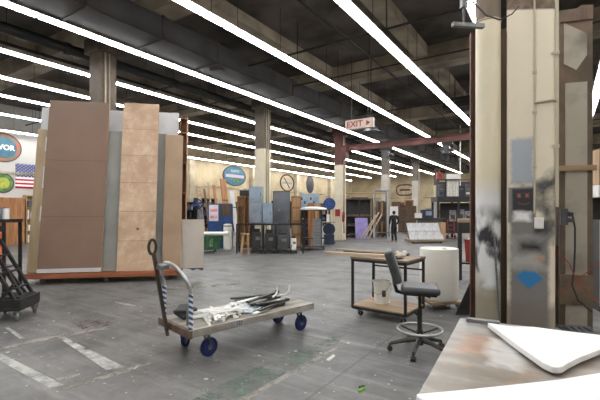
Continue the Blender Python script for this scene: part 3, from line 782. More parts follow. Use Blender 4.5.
B((.06,-.03,-.04), (.06,.05,.05)).build('plug', 'black_plastic', ob, bevel=.008)
def cable(pts, r, m, label):
    o = MB().tube([at(px,d,zz(py,d)) for (px,py,d) in pts], r, 8).build('power_cable', m, smooth=True); return tag(o, label, 'cable')
cable([(565,212,5.2),(569,212,5.15),(573,217,5.12),(575,228,5.12),(575,248,5.12),(574,270,5.1),(572,285,5.05),(578,300,5.0),(592,312,4.95)], .011, 'cable', 'black power cable hanging from the outlet box')
cable([(554,252,5.2),(562,256,5.1),(570,264,5.08),(575,278,5.05),(585,290,5.02),(600,304,5.0)], .007, 'red_cable', 'thin red cable drooping across the brown boards')
cable([(600,262,5.0),(590,270,5.05),(577,280,5.05),(566,290,5.08),(556,294,5.1)], .006, 'red_cable', 'second red cable sloping the other way below the black cable')
o = thing('metal_tray', 'small grey metal tray on the floor by the brown boards', 'tray', at(576,5.2), PHI-.25)
MB().box((0,0,.06), (.46,.3,.02)).box((0,-.14,.075), (.46,.02,.05)).box((0,.14,.075), (.46,.02,.05)).build('pan', 'grey_rubber', o)
b = MB()
for k in range(5): b.box((-.16+.08*k,0,.09), (.02,.26,.03))
b.build('ribs', 'steel', o)
MB().box((-.18,0,.025), (.05,.26,.05)).box((.18,0,.025), (.05,.26,.05)).build('runner', 'dark_wood', o)
o = thing('tool_cabinet', 'cabinet with tan top panel, white shelf and black base at right edge', 'cabinet', at(611,6.6), PHI-.3)
B((0,0,.75), (.5,.5,1.5)).build('base', 'black_plastic', o, bevel=.01)
B((0,0,1.98), (.5,.45,.2)).build('shelf', 'white_paint', o)
B((0,0,2.38), (.5,.45,.58)).build('upper_panel', 'plywood', o)
B((0,.2,1.7), (.5,.03,.4)).build('back_panel', 'black_plastic', o)
MB().box((-.24,-.26,.8), (.02,.02,1.4)).build('edge_trim', 'white_paint', o)

# black board, bench and bin left of the round column
o = thing('black_board', 'black board leaning against the round column near the drum', 'board', at(469,6.3), PHI)
MB().prism([(-.22,0),(.14,0),(.14,.75),(.06,.62)], 0, .02, Matrix.Rotation(PI/2,4,'X')).build('sheet', 'black_plastic', o)
o = thing('workbench', 'black legged workbench with wooden top left of the round column', 'bench', at(477,9.6), PHI-.35)
zt = zz(219,9.6)
B((0,0,zt-.04), (.86,.7,.08)).build('top', 'plywood_x', o)
for x in (-.39,.39):
    for y in (-.3,.3): B((x,y,(zt-.08)/2), (.08,.08,zt-.08)).build('leg', 'black_steel', o)
B((0,.0,.4), (.78,.6,.04)).build('shelf', 'black_steel', o)
o = thing('parts_bin', 'red bin heaped with white scraps below the wooden topped bench', 'bin', at(473,9.5,.425), PHI-.3)
MB().lathe([(.16,0),(.19,.5),(.2,.5),(.2,.54),(.18,.54)], n=4).build('tub', 'red', o)
MB().ball((0,0,.54), .12, (1,1,.5)).ball((.05,.03,.57), .07, (1,.7,.6)).build('scraps', 'white_rag', o, smooth=True)

# ------------------------------------------------------------------ LEFT: dolly with scenery flats
P0 = cw(-6.12,8.7); P1 = cw(-2.87,9.3); dv = P1-P0; DR = math.atan2(dv.y,dv.x); DL = dv.length
dl = thing('scenery_dolly', 'low red-brown timber dolly carrying the tall scenery flats', 'dolly', P0, DR)
DM = Matrix.Translation(P0) @ Matrix.Rotation(DR,4,'Z')
DW = 1.35
B((DL/2,DW/2,.235), (DL,DW,.03)).build('deck', 'red_brown', dl)
b = MB().box((DL/2,.02,.185), (DL,.04,.09)).box((DL/2,DW-.02,.185), (DL,.04,.09))
b.box((.02,DW/2,.185), (.04,DW,.09)).box((DL-.02,DW/2,.185), (.04,DW,.09)); b.build('rim', 'red_brown', dl)
for x in (.3,DL/2,DL-.3):
    for y in (.2,DW-.2): caster(dl, x, y, .15, .055, .035, 'grey_rubber', .5, .02)
# A-frame of the dolly
M['pale_ply'] = wood('pale_ply', srgb(176,156,124), srgb(154,134,104))
zt = 4.15; LN = (-.164,0,0); yc = lambda z: .60+.165*(z-.25)
b = MB()
for x in ():
    b.box((x,.82,(zt+.25)/2), (.05,.05,zt-.25)).box((x,.60,(zt+.25)/2), (.05,.05,zt-.25))
b.bm.free()
zm = (zt+.25)/2
B((DL+.09,yc(zm)+.08,zm), (.02,.26,zt-.2), LN).build('end_panel', 'orange_wood', dl)
B((DL,yc(zm)+.2,zm), (.18,.02,zt-.2), LN).build('back_panel', 'brown_wood', dl)
B((DL-.08,yc(zm)+.08,zm), (.02,.26,zt-.2), LN).build('inner_panel', 'orange_wood', dl)
for z in (.5,1.3,2.1,2.9,3.7,4.08): B((DL+.005,yc(z)+.08,z), (.15,.22,.03), LN).build('rung', 'orange_wood', dl)
def flat(label, x0, x1, y0, lean, h, m, name='scenery_flat', th=.045, edge=None, z0=.258, strips=False):
    t = thing(name, label, 'scenery flat', DM @ Vector(((x0+x1)/2,y0,z0)), DR, 'scenery flats on the dolly')
    t.rotation_euler = (-math.atan2(lean,h), 0, DR)
    w = x1-x0; z0=0
    B((0,0,h/2), (w,.008,h)).build('facing', m, t)
    b = MB().box((-w/2+.03,.028,h/2), (.06,.04,h)).box((w/2-.03,.028,h/2), (.06,.04,h))
    for z in (.03,h*.33,h*.66,h-.03): b.box((0,.028,z), (w-.12,.04,.06))
    b.build('batten_frame', edge or 'batten', t)
    return t, w, h
t, w, h = flat('tall brown canvas flat with two seams, at the front left', .27, 1.60, .05, .68, 4.10, 'brown_canvas')
B((0,-.012,.05), (w,.012,.09)).build('white_hem', 'flat_pale', t)
for k,zc in enumerate((1.35,2.2,3.0,3.6)): 
    B((-w/2-.012,-.005,zc), (.02,.05,.5 if k%2 else .35)).build('edge_peel', 'flat_pale', t)
t, w, h = flat('tall flat papered in tan marble blocks, centre of the dolly', 1.93, 2.76, .05, .68, 4.12, 'marble')
MB().cyl((.02,-.03,.98),(.02,-.0,.98), .03, n=12).build('dark_knob', 'dark_grey', t)
flat('plain tan flat, narrower, right of the marble papered one', 2.92, 3.34, .17, .55, 3.35, 'flat_tan')
flat('narrow dark grey flat between the brown and the marble flats', 1.45, 2.12, .17, .56, 3.40, 'flat_grey')
flat('narrow grey flat between the marble and the plain tan flats', 2.62, 2.93, .29, .56, 3.40, 'flat_grey')
flat('wide pale flat whose grey top shows behind the brown flat', -.04, 2.15, .41, .66, 4.0, 'flat_pale')
flat('white topped flat behind the marble and plain tan flats', 2.35, 3.20, .41, .66, 4.0, 'flat_pale')
t, w, h = flat('edge-on wooden framed flat at the far left end of the dolly', -.02, .25, .24, .56, 3.4, 'pale_ply', edge='plywood')
b = MB()
for z in (.1,.8,1.5,2.2,2.9,3.36): b.box((w/2+.01,-.02,z), (.09,.05,.05))
b.box((w/2-.02,-.03,h/2), (.03,.05,h)); b.build('side_cleat', 'orange_wood', t)
t, w, h = flat('short beige grey flat jutting out at the right dolly end', 2.97, 3.87, .285, .198, 1.20, 'flat_beige')
MB().prism([(-.1,0),(.46,0),(.42,-.07),(.3,-.02),(.2,-.06),(.1,-.01)], 0, .02, Matrix.Rotation(PI/2,4,'X')).build('torn_edge', 'black_plastic', t)

# ------------------------------------------------------------------ LEFT foreground: black cart and rack
bc = thing('folding_cart', 'black steel cart with sloping rails cut by the left edge', 'cart', gnd(7,319), PHI+.15)
B((0,.1,.18), (.55,.6,.05)).build('base_tray', 'black_steel', bc, bevel=.01)
b = MB()
for y in (-.18,.38): b.box((0,y,.26), (.55,.03,.14))
b.box((.27,.1,.26), (.03,.58,.14)); b.build('tray_rail', 'black_steel', bc)
for y in (-.16,.06,.36):
    MB().bar((.24,y,.22), (-.30,y,1.2), .045).build('sloping_rail', 'black_steel', bc)
b = MB()
for t_ in (.25,.5,.75):
    x, z = .24-.54*t_, .22+.98*t_
    MB().bar((x,-.16,z), (x,.36,z), .03).build('rung', 'black_steel', bc)
MB().bar((-.1,-.2,.2), (.2,-.2,.56), .035).bar((.15,.4,.2),(-.2,.4,.7), .035).build('brace', 'black_steel', bc)
B((.08,.1,.30), (.34,.44,.1)).build('folded_cover', 'black_cloth', bc, bevel=.03)
for (x, y) in ((.22,-.15),(.22,.36),(-.22,-.15),(-.22,.36)): caster(bc, x, y, .165, .078, .04, 'grey_rubber', 2.2, .02)
rk = thing('equipment_rack', 'tall black rack with jars on top at the left edge', 'rack', at(-14,8.0), PHI+.05)
zt = zz(219,8.0)
B((0,.25,zt-.04), (.76,.6,.07)).build('top', 'black_steel', rk, bevel=.005)
for x in (-.35,.35):
    for y in (0,.5): B((x,y,zt/2-.03), (.05,.05,zt-.06)).build('post', 'black_steel', rk)
B((0,.25,.5), (.7,.5,.03)).build('shelf', 'black_steel', rk)
B((.33,-.04,zt-.2), (.09,.03,.12)).build('hook_block', 'black_plastic', rk)
RM = Matrix.Translation(rk.location) @ Matrix.Rotation(rk.rotation_euler.z,4,'Z')
for j, (x, c_, lab) in enumerate(((.18,'grey_steel','grey can with lid on the black rack, nearer the frame edge'),(.31,'white_paint','pale can with lid on the black rack, beside its corner post'))):
    o = thing('paint_can', lab, 'can', RM @ Vector((x,.12,zt-.004)), 0, 'cans on the rack')
    MB().cyl((0,0,0),(0,0,.22), .06, n=18).build('can', c_, o, smooth=True); MB().cyl((0,0,.22),(0,0,.235), .063, n=18).build('lid', 'steel', o, smooth=True)
o = thing('traffic_drum', 'bright orange plastic drum standing behind the black rack', 'drum', at(-1,11.5))
MB().lathe([(.2,0),(.2,.05),(.17,.05),(.15,1.15),(.13,1.18)]).build('body', 'orange', o, smooth=True); MB().lathe([(.28,0),(.28,.04),(.2,.05)]).build('foot', 'black_plastic', o)

# ------------------------------------------------------------------ LEFT WALL things
XW = XL+.005
def onwall(px, py):
    d, Y = onx(px, XW); return d, Y, zz(py, d)
d, Y0, z0 = onwall(15, 188)
fg = thing('flag', 'red white and blue striped flag with stars on the left wall', 'flag', (XW+.02, Y0, z0), PI/2)
b = MB(); vs = {}
for i in range(25):
    for j in range(11):
        u = i/24*2.3; v = j/10*1.24
        vs[i,j] = b.bm.verts.new((u, .012*math.sin(u*5+v)*(.4+u/3)-.012, v))
for i in range(24):
    for j in range(10): b.bm.faces.new((vs[i,j],vs[i+1,j],vs[i+1,j+1],vs[i,j+1]))
o = b.build('cloth', 'flag', fg, smooth=True); so = o.modifiers.new('thick','SOLIDIFY'); so.thickness = .006
MB().cyl((-.02,-.02,-.02),(-.02,-.02,1.27), .015).build('header_rod', 'white_paint', fg)
def oval(px, py, hw, hh, rings, label, name='wall_sign', text=None, X=XW):
    d, Y, z = onwall(px, py)
    t = thing(name, label, 'sign', (X+.02, Y, z), PI/2)
    for k, (f, m, nm) in enumerate(rings):
        pol = [(hw*f*math.cos(a*2*PI/40), hh*f*math.sin(a*2*PI/40)) for a in range(40)]
        MB().prism(pol, -.03, .012*(k+1), Matrix.Rotation(PI/2,4,'X')).build(nm, m, t)
    if text:
        for (s, size, m, dx, dz) in text: text_mesh('lettering', s, size, m, t, (dx,-.012*len(rings)-.004,dz), (PI/2,0,0), .004, .012)
    return t
M['s_dark'] = mat('sign_dark_rim', srgb(48,34,30), srgb(74,44,34), 4, .6)
M['s_orange'] = mat('sign_orange_band', srgb(170,84,46), srgb(96,104,90), 3, .6)
M['s_blue'] = mat('sign_blue_centre', srgb(44,86,120), srgb(58,110,112), 3, .6)
M['s_green'] = mat('sign_green', srgb(90,140,60), srgb(50,80,60), 4, .6)
M['s_yellow'] = mat('sign_yellow', srgb(190,180,60), srgb(120,150,60), 5, .6)
M['s_grey'] = mat('sign_grey', srgb(140,150,158), srgb(90,100,110), 5, .6)
M['s_pink'] = mat('sign_pink', srgb(190,150,160), srgb(160,170,180), 5, .6)
oval(3, 147.5, .80, .72, [(1,'s_dark','outer_rim'),(.93,'s_orange','painted_band'),(.72,'s_blue','centre_field')], 'oval sign with orange rim and white capitals above the flag', text=[('VIVOR',.34,'white_paint',-.02,.0),('outdoors',.13,'s_green',.1,-.3)][:1])
oval(3, 183, .46, .5, [(1,'s_dark','outer_rim'),(.88,'s_green','painted_band'),(.55,'s_yellow','centre_field')], 'round green and yellow sign left of the flag')
# blue-green oval near the brown leaning door, black ring sign, dark round sign
t = oval(234.5, 176, 1.4, .85, [(1,'s_dark','outer_rim'),(.92,'s_blue','painted_field')], 'blue and green oval sign on the wall left of the grey cabinets')
B((0,-.05,-.02), (2.2,.02,.24)).build('pale_banner', 's_pink', t); B((.2,-.05,-.38), (.9,.02,.26)).build('green_patch', 's_green', t); B((0,-.05,.4), (1.0,.02,.2)).build('dark_ridge', 's_grey', t)
d, Y, z = onwall(287, 183)
t = thing('wall_sign', 'black ring shaped emblem on the wall behind the steel cabinet', 'sign', (XW+.03, Y, z), PI/2)
MB().ring((0,0,0), 1.15, .07, 'Y', 36, 6, 1, .7).build('ring', 's_dark', t); B((0,0,.0), (1.6,.03,.2)).build('cross_band', 's_grey', t); MB().bar((-.5,0,.5),(.4,0,-.5), .06).build('diagonal', 's_dark', t)
oval(310, 184.5, .75, .95, [(1,'s_dark','outer_rim'),(.85,'navy','painted_field'),(.45,'s_dark','centre_field')], 'dark round emblem on the wall right of the ring emblem')
# wooden arch sign on the far wall
dF, Xs = ony(405, YF-.02); zc = zz(190, dF)
t = thing('wall_sign', 'wide rounded sign with rust red outline on the far wall', 'sign', (Xs, YF-.05, zc))
n = 36; sup = [(math.copysign(abs(math.cos(a*2*PI/n))**.6,math.cos(a*2*PI/n))*1.0, math.copysign(abs(math.sin(a*2*PI/n))**.6,math.sin(a*2*PI/n))*.62) for a in range(n)]
MB().tube([(x,0,y) for x,y in sup], .09, 6, True).build('rim', 'red_beam', t)
MB().prism([(x*.95,y*.95) for x,y in sup], -.02, .02, Matrix.Rotation(PI/2,4,'X')).build('panel', mat('aged_sign_board', srgb(196,178,150), srgb(150,130,104), 3, .7), t)
B((0,-.04,0), (1.3,.02,.2)).build('painted_line', 's_dark', t)

def shelf_unit(name, label, w, dp, h, n, m, loc, rz, items=None, cat='shelf', back=True):
    t = thing(name, label, cat, loc, rz)
    for q in (-1,1): B((q*(w/2-.02),0,h/2), (.04,dp,h)).build('side_panel', m, t)
    for k in range(n): B((0,0,.06+(h-.1)*k/(n-1)), (w-.08,dp,.035)).build('shelf', m, t)
    if back: B((0,dp/2-.01,h/2), (w,.015,h)).build('back_panel', m, t)
    return t
def on_shelf(t, w, dp, h, n, names, mats, grp, label, seed, fill=.7):
    r = random.Random(seed); Mx = Matrix.Translation(t.location) @ Matrix.Rotation(t.rotation_euler.z,4,'Z')
    for k in range(n-1):
        zb = .06+(h-.1)*k/(n-1)+.018; gap = (h-.1)/(n-1)-.05
        x = -w/2+.1
        while x < w/2-.14:
            ww = r.uniform(.1,.2); hh = gap*r.uniform(.4,.9)
            if r.random() < fill:
                q = r.randrange(len(mats)); loc = Mx @ Vector((x+ww/2,-.05,zb))
                if r.random() < .5: o = MB().box((0,0,hh/2),(ww*.9,dp*.5,hh)).build('storage_box', mats[q], bevel=.008)
                else: o = MB().lathe([(ww*.4,0),(ww*.42,hh*.7),(ww*.3,hh*.85),(ww*.3,hh)], n=12).build('jar', mats[q], smooth=True)
                o.location = loc; o.rotation_euler.z = t.rotation_euler.z
                tag(o, label, 'box' if o.name.startswith('storage') else 'jar', grp)
            x += ww+.03

# cabinet and shelf under the flag
d, Y = onx(14, XL+.6)
o = thing('cupboard', 'orange-brown wooden cupboard below the flag at the left wall', 'cupboard', (XL+.35, Y-.08, 0), PI/2)
B((0,0,1.15), (1.05,.6,2.3)).build('carcass', 'orange_wood', o, bevel=.01)
for s in (-1,1):
    q = B((s*.255,-.31,1.18), (.48,.025,2.1)).build('door', 'orange_wood', o, bevel=.006); MB().cyl((s*.05,-.33,1.2),(s*.05,-.36,1.2), .015).build('knob', 'steel', q)
d, Y = onx(29.5, XL+.5)
su = shelf_unit('bookcase', 'tall pale wood bookcase of dark boxes beside the orange-brown cupboard', .62, .4, 2.45, 5, 'plywood', (XL+.3, Y+.16, 0), PI/2)
on_shelf(su, .62, .4, 2.45, 5, None, ['black_plastic','navy','dark_grey','paper'], 'boxes in the bookcase', 'small container in the pale wood bookcase by the cupboard', 3, .95)
for j,(px,wd_,h_,lab) in enumerate(((186,1.4,2.3,'left of the green bin'),(207,1.8,2.6,'behind the blue machine'),(246,2.2,2.4,'behind the orange open shelving'),(283,2.4,2.6,'behind the tall steel locker'),(302,2.4,2.2,'behind the pale blue pegboard'),(320,2.6,2.5,'behind the blue drum fan'),(352,2.6,2.2,'behind the dark steel rack'))):
    d, Y = onx(px, XL+.9)
    su = shelf_unit('steel_shelving', 'dark steel shelving against the left wall ' + lab, wd_, .6, h_, 5, 'black_steel', (XL+.75, Y, 0), PI/2)
    on_shelf(su, wd_, .6, h_, 5, None, ['black_plastic','navy','dark_grey','dark_wood','brown_wood','steel','plywood','bright_blue'], 'containers on wall shelving '+lab, 'dark container on the wall shelving ' + lab, 30+j, .85)
# ------------------------------------------------------------------ area between flats and grey cabinets
t, w = face('waste_bin', 'green metal waste bin by the beige grey flat', 'bin', 198, 217, 15.9, .1)
MB().lathe([(.50,.12),(.58,.62),(.6,.62),(.6,.67),(.56,.67)], n=4).build('tub', 'green', t)
b = MB().box((0,-.40,.4), (.5,.02,.3)); b.build('front_panel', mat('faded_green', srgb(120,150,120), srgb(60,96,66), 12, .6), t)
for x in (-.3,.3): 
    for y in (-.25,.25): MB().cyl((x-.02,y,.06),(x+.02,y,.06), .06).build('wheel', 'black_plastic', t)
for j,(dz,lab) in enumerate(((.0,'long white pipe lying on the green bin, front one'),(.0,'long white pipe lying on the green bin, rear one'))):
    o = thing('white_pipe', lab, 'pipe', at(211,15.7+.19*j,.75+.0), PHI+.05)
    MB().cyl((-.75,0,0),(.65,0,0), .07, n=16).build('barrel', 'white_plastic', o, smooth=True); MB().cyl((.6,0,0),(.69,0,0), .085, n=16).build('socket_end', 'white_plastic', o, smooth=True)
t, w = face('rolled_drum', 'tall slim white drum in front of the blue machine', 'drum', 223.5, 232, 17.0)
MB().lathe([(.18,0),(.185,.5),(.18,.52),(.185,.54),(.185,1.02),(.17,1.08),(.1,1.1)]).build('shell', 'white_plastic', t, smooth=True)
MB().lathe([(.19,.98),(.19,1.03)]).build('rim_band', 'steel', t)
t, w = face('blue_machine', 'tall blue machine cabinet with posters beside the white drum', 'machine', 208, 232, 17.6, .1)
h = zz(203.5,17.6)
B((0,.3,h/2), (w,.7,h)).build('body', 'blue', t, bevel=.02)
B((-.27,-.06,h-.42), (.40,.015,.72)).build('poster', 'paper', t); B((-.27,-.07,h-.3), (.34,.01,.14)).build('poster_print', 'pink_print', t); B((-.27,-.07,h-.6), (.34,.01,.12)).build('poster_print', 'pink_print', t)
B((.27,-.06,h-.3), (.46,.02,.52)).build('brown_panel', 'dark_wood', t)
MB().cyl((.2,-.1,.9),(.2,-.02,.9), .12).build('round_port', 'navy', t); B((.3,-.07,.45), (.3,.04,.5)).build('vent', 'navy', t)
t, w = face('floor_fan', 'dark blue round fan on a stand behind the beige grey flat', 'fan', 192, 204, 17.2)
MB().cyl((0,0,0),(0,0,1.75), .03).build('pole', 'steel', t); MB().lathe([(.3,0),(.3,.04),(.05,.07)]).build('base', 'black_steel', t)
MB().ring((0,-.05,1.95), .2, .03, 'Y', 24, 8).build('guard', 'navy', t); b = MB()
for k in range(4):
    a = k*PI/2+.4; b.box((.1*math.cos(a),-.05,1.95+.1*math.sin(a)), (.17,.02,.09), (0,-a,0))
b.cyl((0,-.1,1.95),(0,.08,1.95), .06).build('blades', 'blue', t)
MB().box((.12,.05,1.5), (.16,.14,.5)).box((.2,.0,1.15), (.12,.12,.4)).build('motor_housing', 'grey_rubber', t, bevel=.02)
# planks leaning on the left wall
def plank(px, y0, y1, w_, m, label, X=XL+1.85, lean=.6, name='timber_plank'):
    d, Y = onx(px, X); h = zz(y0, d)
    o = thing(name, label, 'board', (X, Y, 0), PI/2); o.rotation_euler = (-math.atan2(lean,h),0,PI/2)
    B((0,0,h/2), (w_,.04,h)).build('board', m, o); B((0,-.025,h*.6), (w_*.98,.01,.1)).build('stain_band', 'dark_wood', o)
plank(210, 188, 240, .16, 'brown_wood', 'dark brown plank leaning on the wall, left of the timber group')
plank(214, 181, 240, .12, 'plywood', 'pale slim plank leaning on the wall behind the blue machine')
plank(219.5, 184, 240, .24, 'orange_wood', 'orange plank leaning on the wall behind the blue machine')
plank(228.5, 178, 240, .62, 'orange_wood', 'wide orange-brown door leaning on the wall beside the oval sign', name='door_leaf')
plank(237, 190, 240, .5, 'flat_pale', 'white board leaning on the wall under the oval sign')
plank(204, 186, 240, .3, 'plywood_x', 'short pale board leaning on the wall by the dark blue fan')
d, Y = onx(203, XL+.3)
o = thing('wall_cabinet', 'brown wall shelf with tools beside the white wall post', 'shelf', (XL+.2, Y, 2.25), PI/2)
B((0,0,0), (1.2,.35,.05)).build('board', 'brown_wood', o); B((0,.1,-.2), (.05,.15,.35)).build('bracket', 'steel', o)
for x in (-.4,0,.35): B((x,0,.12), (.2,.2,.18)).build('tool_holder', 'dark_grey', o)
t, w = face('ladder_shelf', 'orange wooden open shelving left of the grey cabinets', 'shelf', 237.5, 250, 18.2)
h = zz(196,18.2); b = MB()
for x in (-w/2+.03,w/2-.03,.05): b.box((x,0,h/2), (.06,.3,h))
b.build('upright', 'orange_wood', t)
for k in range(6): B((0,0,.2+k*(h-.25)/5), (w,.3,.04)).build('rung_shelf', 'orange_wood', t)
B((0,.14,h/2), (w,.02,h)).build('back_board', 'plywood', t)
t2, w = face('black_case', 'black carrying case on top of the orange open shelving', 'case', 240, 250, 18.2, 0, None, h+.001)
B((0,0,.13), (w,.26,.26)).build('shell', 'black_plastic', t2, bevel=.02); MB().tube([(-.07,0,.26),(-.06,0,.31),(.06,0,.31),(.07,0,.26)], .012).build('handle', 'black_plastic', t2)
t, w = face('bar_stool', 'wooden stool standing in front of the orange shelving', 'stool', 241, 249, 14.95, .3)
MB().cyl((0,0,.76),(0,0,.80), .17, n=24).build('seat', 'plywood_x', t, bevel=.008)
for k in range(4):
    a = k*PI/2+PI/4; MB().cyl((.12*math.cos(a),.12*math.sin(a),.76),(.2*math.cos(a),.2*math.sin(a),0), .022, n=10).build('leg', 'plywood', t)
for z in (.22,.42):
    b = MB(); rr = .2-.08*z/.76
    for k in range(4):
        a = k*PI/2+PI/4; a2 = a+PI/2; b.cyl((rr*math.cos(a),rr*math.sin(a),z),(rr*math.cos(a2),rr*math.sin(a2),z), .013, n=8)
    b.build('rung', 'plywood', t)
# black bench with grey steel cabinets
bn, w = face('steel_bench', 'long black steel frame bench below the grey steel cabinets', 'bench', 238, 303, 15.55, 0)
zb = zz(223.5,15.55)
b = MB().box((0,-.3,zb-.03), (w,.05,.06)).box((0,.3,zb-.03), (w,.05,.06)).box((-w/2,0,zb-.03), (.05,.6,.06)).box((w/2,0,zb-.03), (.05,.6,.06)); b.build('frame', 'black_steel', bn)
B((-.35,0,zb-.02), (1.3,.58,.03)).build('plate', 'black_steel', bn)
for x in (-w/2,-.30,.2,w/2):
    for y in (-.3,.3): B((x,y,zb/2-.03), (.05,.05,zb-.06)).build('leg', 'black_steel', bn)
B((0,.3,.2), (w,.04,.04)).build('stretcher', 'black_steel', bn)
def cab(px0, px1, y0, y1, d, m, label, dp=.4, z=None, name='steel_cabinet'):
    z1, z0 = zz(y0,d), zz(y1,d)
    if z is not None: z0 = z
    t, w = face(name, label, 'cabinet', px0, px1, d, 0, None, z0); h = z1-z0
    B((0,dp/2,h/2), (w,dp,h)).build('body', m, t, bevel=.01)
    q = B((0,-.012,h/2), (w-.04,.02,h-.04)).build('door', m, t, bevel=.006); B((w/2-.06,-.03,h/2), (.02,.02,.12)).build('handle', 'black_plastic', q)
    B((-w*.2,-.026,h*.2), (.12,.006,.04)).build('name_plate', 'steel', q)
    return z1
zA = cab(249,262,202.5,224,15.4,'grey_steel','grey steel cabinet standing on the black bench, left one',z=zb+.002)
cab(262.6,272,203,224,15.4,'grey_blue','pale blue-grey steel cabinet on the black bench, right of the other',z=zb+.002)
cab(249,262,186.5,202,15.4,'grey_blue','pale steel cabinet stacked on top of the left grey cabinet',z=zA+.001)
t, w = face('steel_locker', 'tall dark grey steel locker with sheen right of the cabinets', 'locker', 273, 290, 17.3, .0)
h = zz(191,17.3); B((0,.25,h/2), (w,.5,h)).build('body', 'dark_grey', t, bevel=.01); q = B((0,-.01,h/2+.05), (w-.04,.02,h-.2)).build('door', mat('satin_steel_door', srgb(120,126,134), srgb(96,100,106), 1, .3, .7), t); B((w/2-.06,-.03,1.2), (.02,.02,.2)).build('handle', 'black_plastic', q)
B((-.1,-.025,1.7), (.09,.006,.09)).build('sticker', 'plywood_x', q)
t, w = face('plywood_crate', 'upright plywood crate right of the tall steel locker', 'crate', 292, 300.5, 17.7)
h = zz(196,17.7); B((0,.2,h/2), (w,.35,h)).build('box', 'plywood', t); b = MB()
for z in (.06,.6,1.2,1.8,h-.05): b.box((0,.0,z), (w+.02,.03,.09))
b.box((-w/2,0,h/2),(.06,.04,h)).box((w/2,0,h/2),(.06,.04,h)).build('battens', 'orange_wood', t)
# machinery under the bench
def machine(px0, px1, y0, d, m, label, name='compressor', cat='machine'):
    t, w = face(name, label, cat, px0, px1, d, .1); h = zz(y0,d)
    B((0,0,.06), (w,.4,.08)).build('base', 'black_steel', t)
    B((0,0,.1+(h-.1)*.45), (w*.8,.36,(h-.1)*.8)).build('body', m, t, bevel=.02)
    MB().cyl((-w*.3,0,h*.92),(w*.3,0,h*.92), h*.09).build('cylinder', 'black_steel', t, smooth=True)
    B((w*.12,-.19,h*.62), (w*.4,.03,h*.14)).build('control_panel', 'grey_rubber' if len(label) % 2 else 'steel', t, bevel=.005)
    MB().tube([(-w*.3,-.2,h*.5),(-w*.45,-.26,h*.3),(-w*.2,-.28,.06),(w*.3,-.3,.03)], .018, 6).build('hose', 'black_plastic', t, smooth=True)
    for x in (-w*.4,w*.4): MB().cyl((x,-.17,.04),(x,-.13,.04), .04).build('foot', 'black_plastic', t)
    return t
machine(251,262,229,15.6,'black_plastic','black motor unit beneath the left bench end','floor_motor')
machine(263.5,275,230,15.5,'black_plastic','black compressor unit beneath the middle of the bench')
machine(276,289,232,15.5,'dark_grey','dark grey box unit beneath the bench in front of the locker','power_unit')
machine(290,296.5,236,15.5,'white_plastic','pale small unit beneath the right bench end','power_unit')
for j,(px,dd,lab) in enumerate(((256,16.9,'steel gas bottle beside the column foot, left one'),(269,16.95,'steel gas bottle beside the column foot, right one'))):
    o = thing('gas_bottle', lab, 'gas bottle', at(px,dd-.75)); MB().lathe([(.08,0),(.085,.6),(.07,.72),(.03,.78)]).build('bottle', 'steel', o, smooth=True); MB().cyl((0,0,.78),(0,0,.86), .025).build('valve', 'orange_wood', o)
t, w = face('tool_chest', 'wide black tool chest behind the bench and the gas bottles', 'chest', 249, 272, 18.4); h = 1.5
B((0,.3,h/2), (w,.5,h)).build('body', 'black_plastic', t, bevel=.02)
for k in range(5): q = B((0,.04,.2+.27*k), (w-.06,.02,.23)).build('drawer', 'dark_grey', t, bevel=.005); B((0,.02,.27+.27*k), (w*.6,.02,.02)).build('handle', 'steel', q)
t, w = face('tool_chest', 'black and navy tool chest behind the steel posts of the white topped cart', 'chest', 302, 322, 19.1); h = 1.25
B((0,.3,h/2), (w,.5,h)).build('body', 'black_plastic', t, bevel=.02)
for k in range(4): q = B((0,.04,.2+.27*k), (w-.06,.02,.23)).build('drawer', 'navy', t, bevel=.005); B((0,.02,.27+.27*k), (w*.6,.02,.02)).build('handle', 'steel', q)
# mobile stand with white top, blue pegboard etc.
t, w = face('tool_cart', 'steel cart with a broad white top left of the third column', 'cart', 300, 327, 16.9, .05)
zt = zz(208,16.9)
MB().lathe([(.2,zt+.06),(.56,zt),(.57,zt-.06),(.54,zt-.07)], n=24).build('white_top', 'white_paint', t, smooth=True)
for x in (-.4,.3):
    for y in (-.25,.25): MB().cyl((x,y,.1),(x,y,zt-.06), .025).build('post', 'black_steel', t)
B((0,0,.5), (.9,.55,.04)).build('shelf', 'black_steel', t); B((0,0,.14), (.9,.55,.04)).build('shelf', 'black_steel', t)
B((.12,-.28,.75), (.34,.03,1.15)).build('steel_panel', 'steel', t)
for x in (-.42,.42): 
    for y in (-.22,.22): MB().cyl((x-.02,y,.06),(x+.02,y,.06), .06).build('wheel', 'black_plastic', t)
t, w = face('pegboard', 'pale blue pegboard panel behind the white topped cart', 'panel', 299, 319, 21)
h = zz(194,21); B((0,0,h/2), (w,.05,h)).build('panel', 'grey_blue', t)
for k in range(6): B((-w/2+.15+k*.16,-.04,h-.25-.2*(k%3)), (.08,.04,.14)).build('hung_tool', ['black_plastic','navy','dark_grey'][k%3], t)
for x in (-w/2+.05,w/2-.05): B((x,.1,.5), (.06,.3,1.0)).build('leg', 'black_steel', t)
for j,(px0,px1,y0,m,lab) in enumerate(((308,314.5,203,'orange_wood','orange board upright behind the white cart top, left one'),(315,321,204,'plywood','tan board upright behind the white cart top, right one'))):
    t, w = face('upright_board', lab, 'board', px0, px1, 18.6+.1*j); h = zz(y0,18.6); B((0,0,h/2), (w,.05,h)).build('board', m, t); B((0,-.03,h*.85), (w,.015,.06)).build('edge_strip', 'dark_wood', t)
sh = shelf_unit('storage_shelf', 'dark open shelf of blue boxes behind the white topped cart', 1.3, .5, 1.7, 4, 'black_steel', at(305,20.2), PHI, back=True)
on_shelf(sh, 1.3, .5, 1.6, 4, None, ['blue','navy','dark_grey','bright_blue','paper'], 'containers on the dark shelf', 'small container on the dark shelf behind the white topped cart', 9, .9)
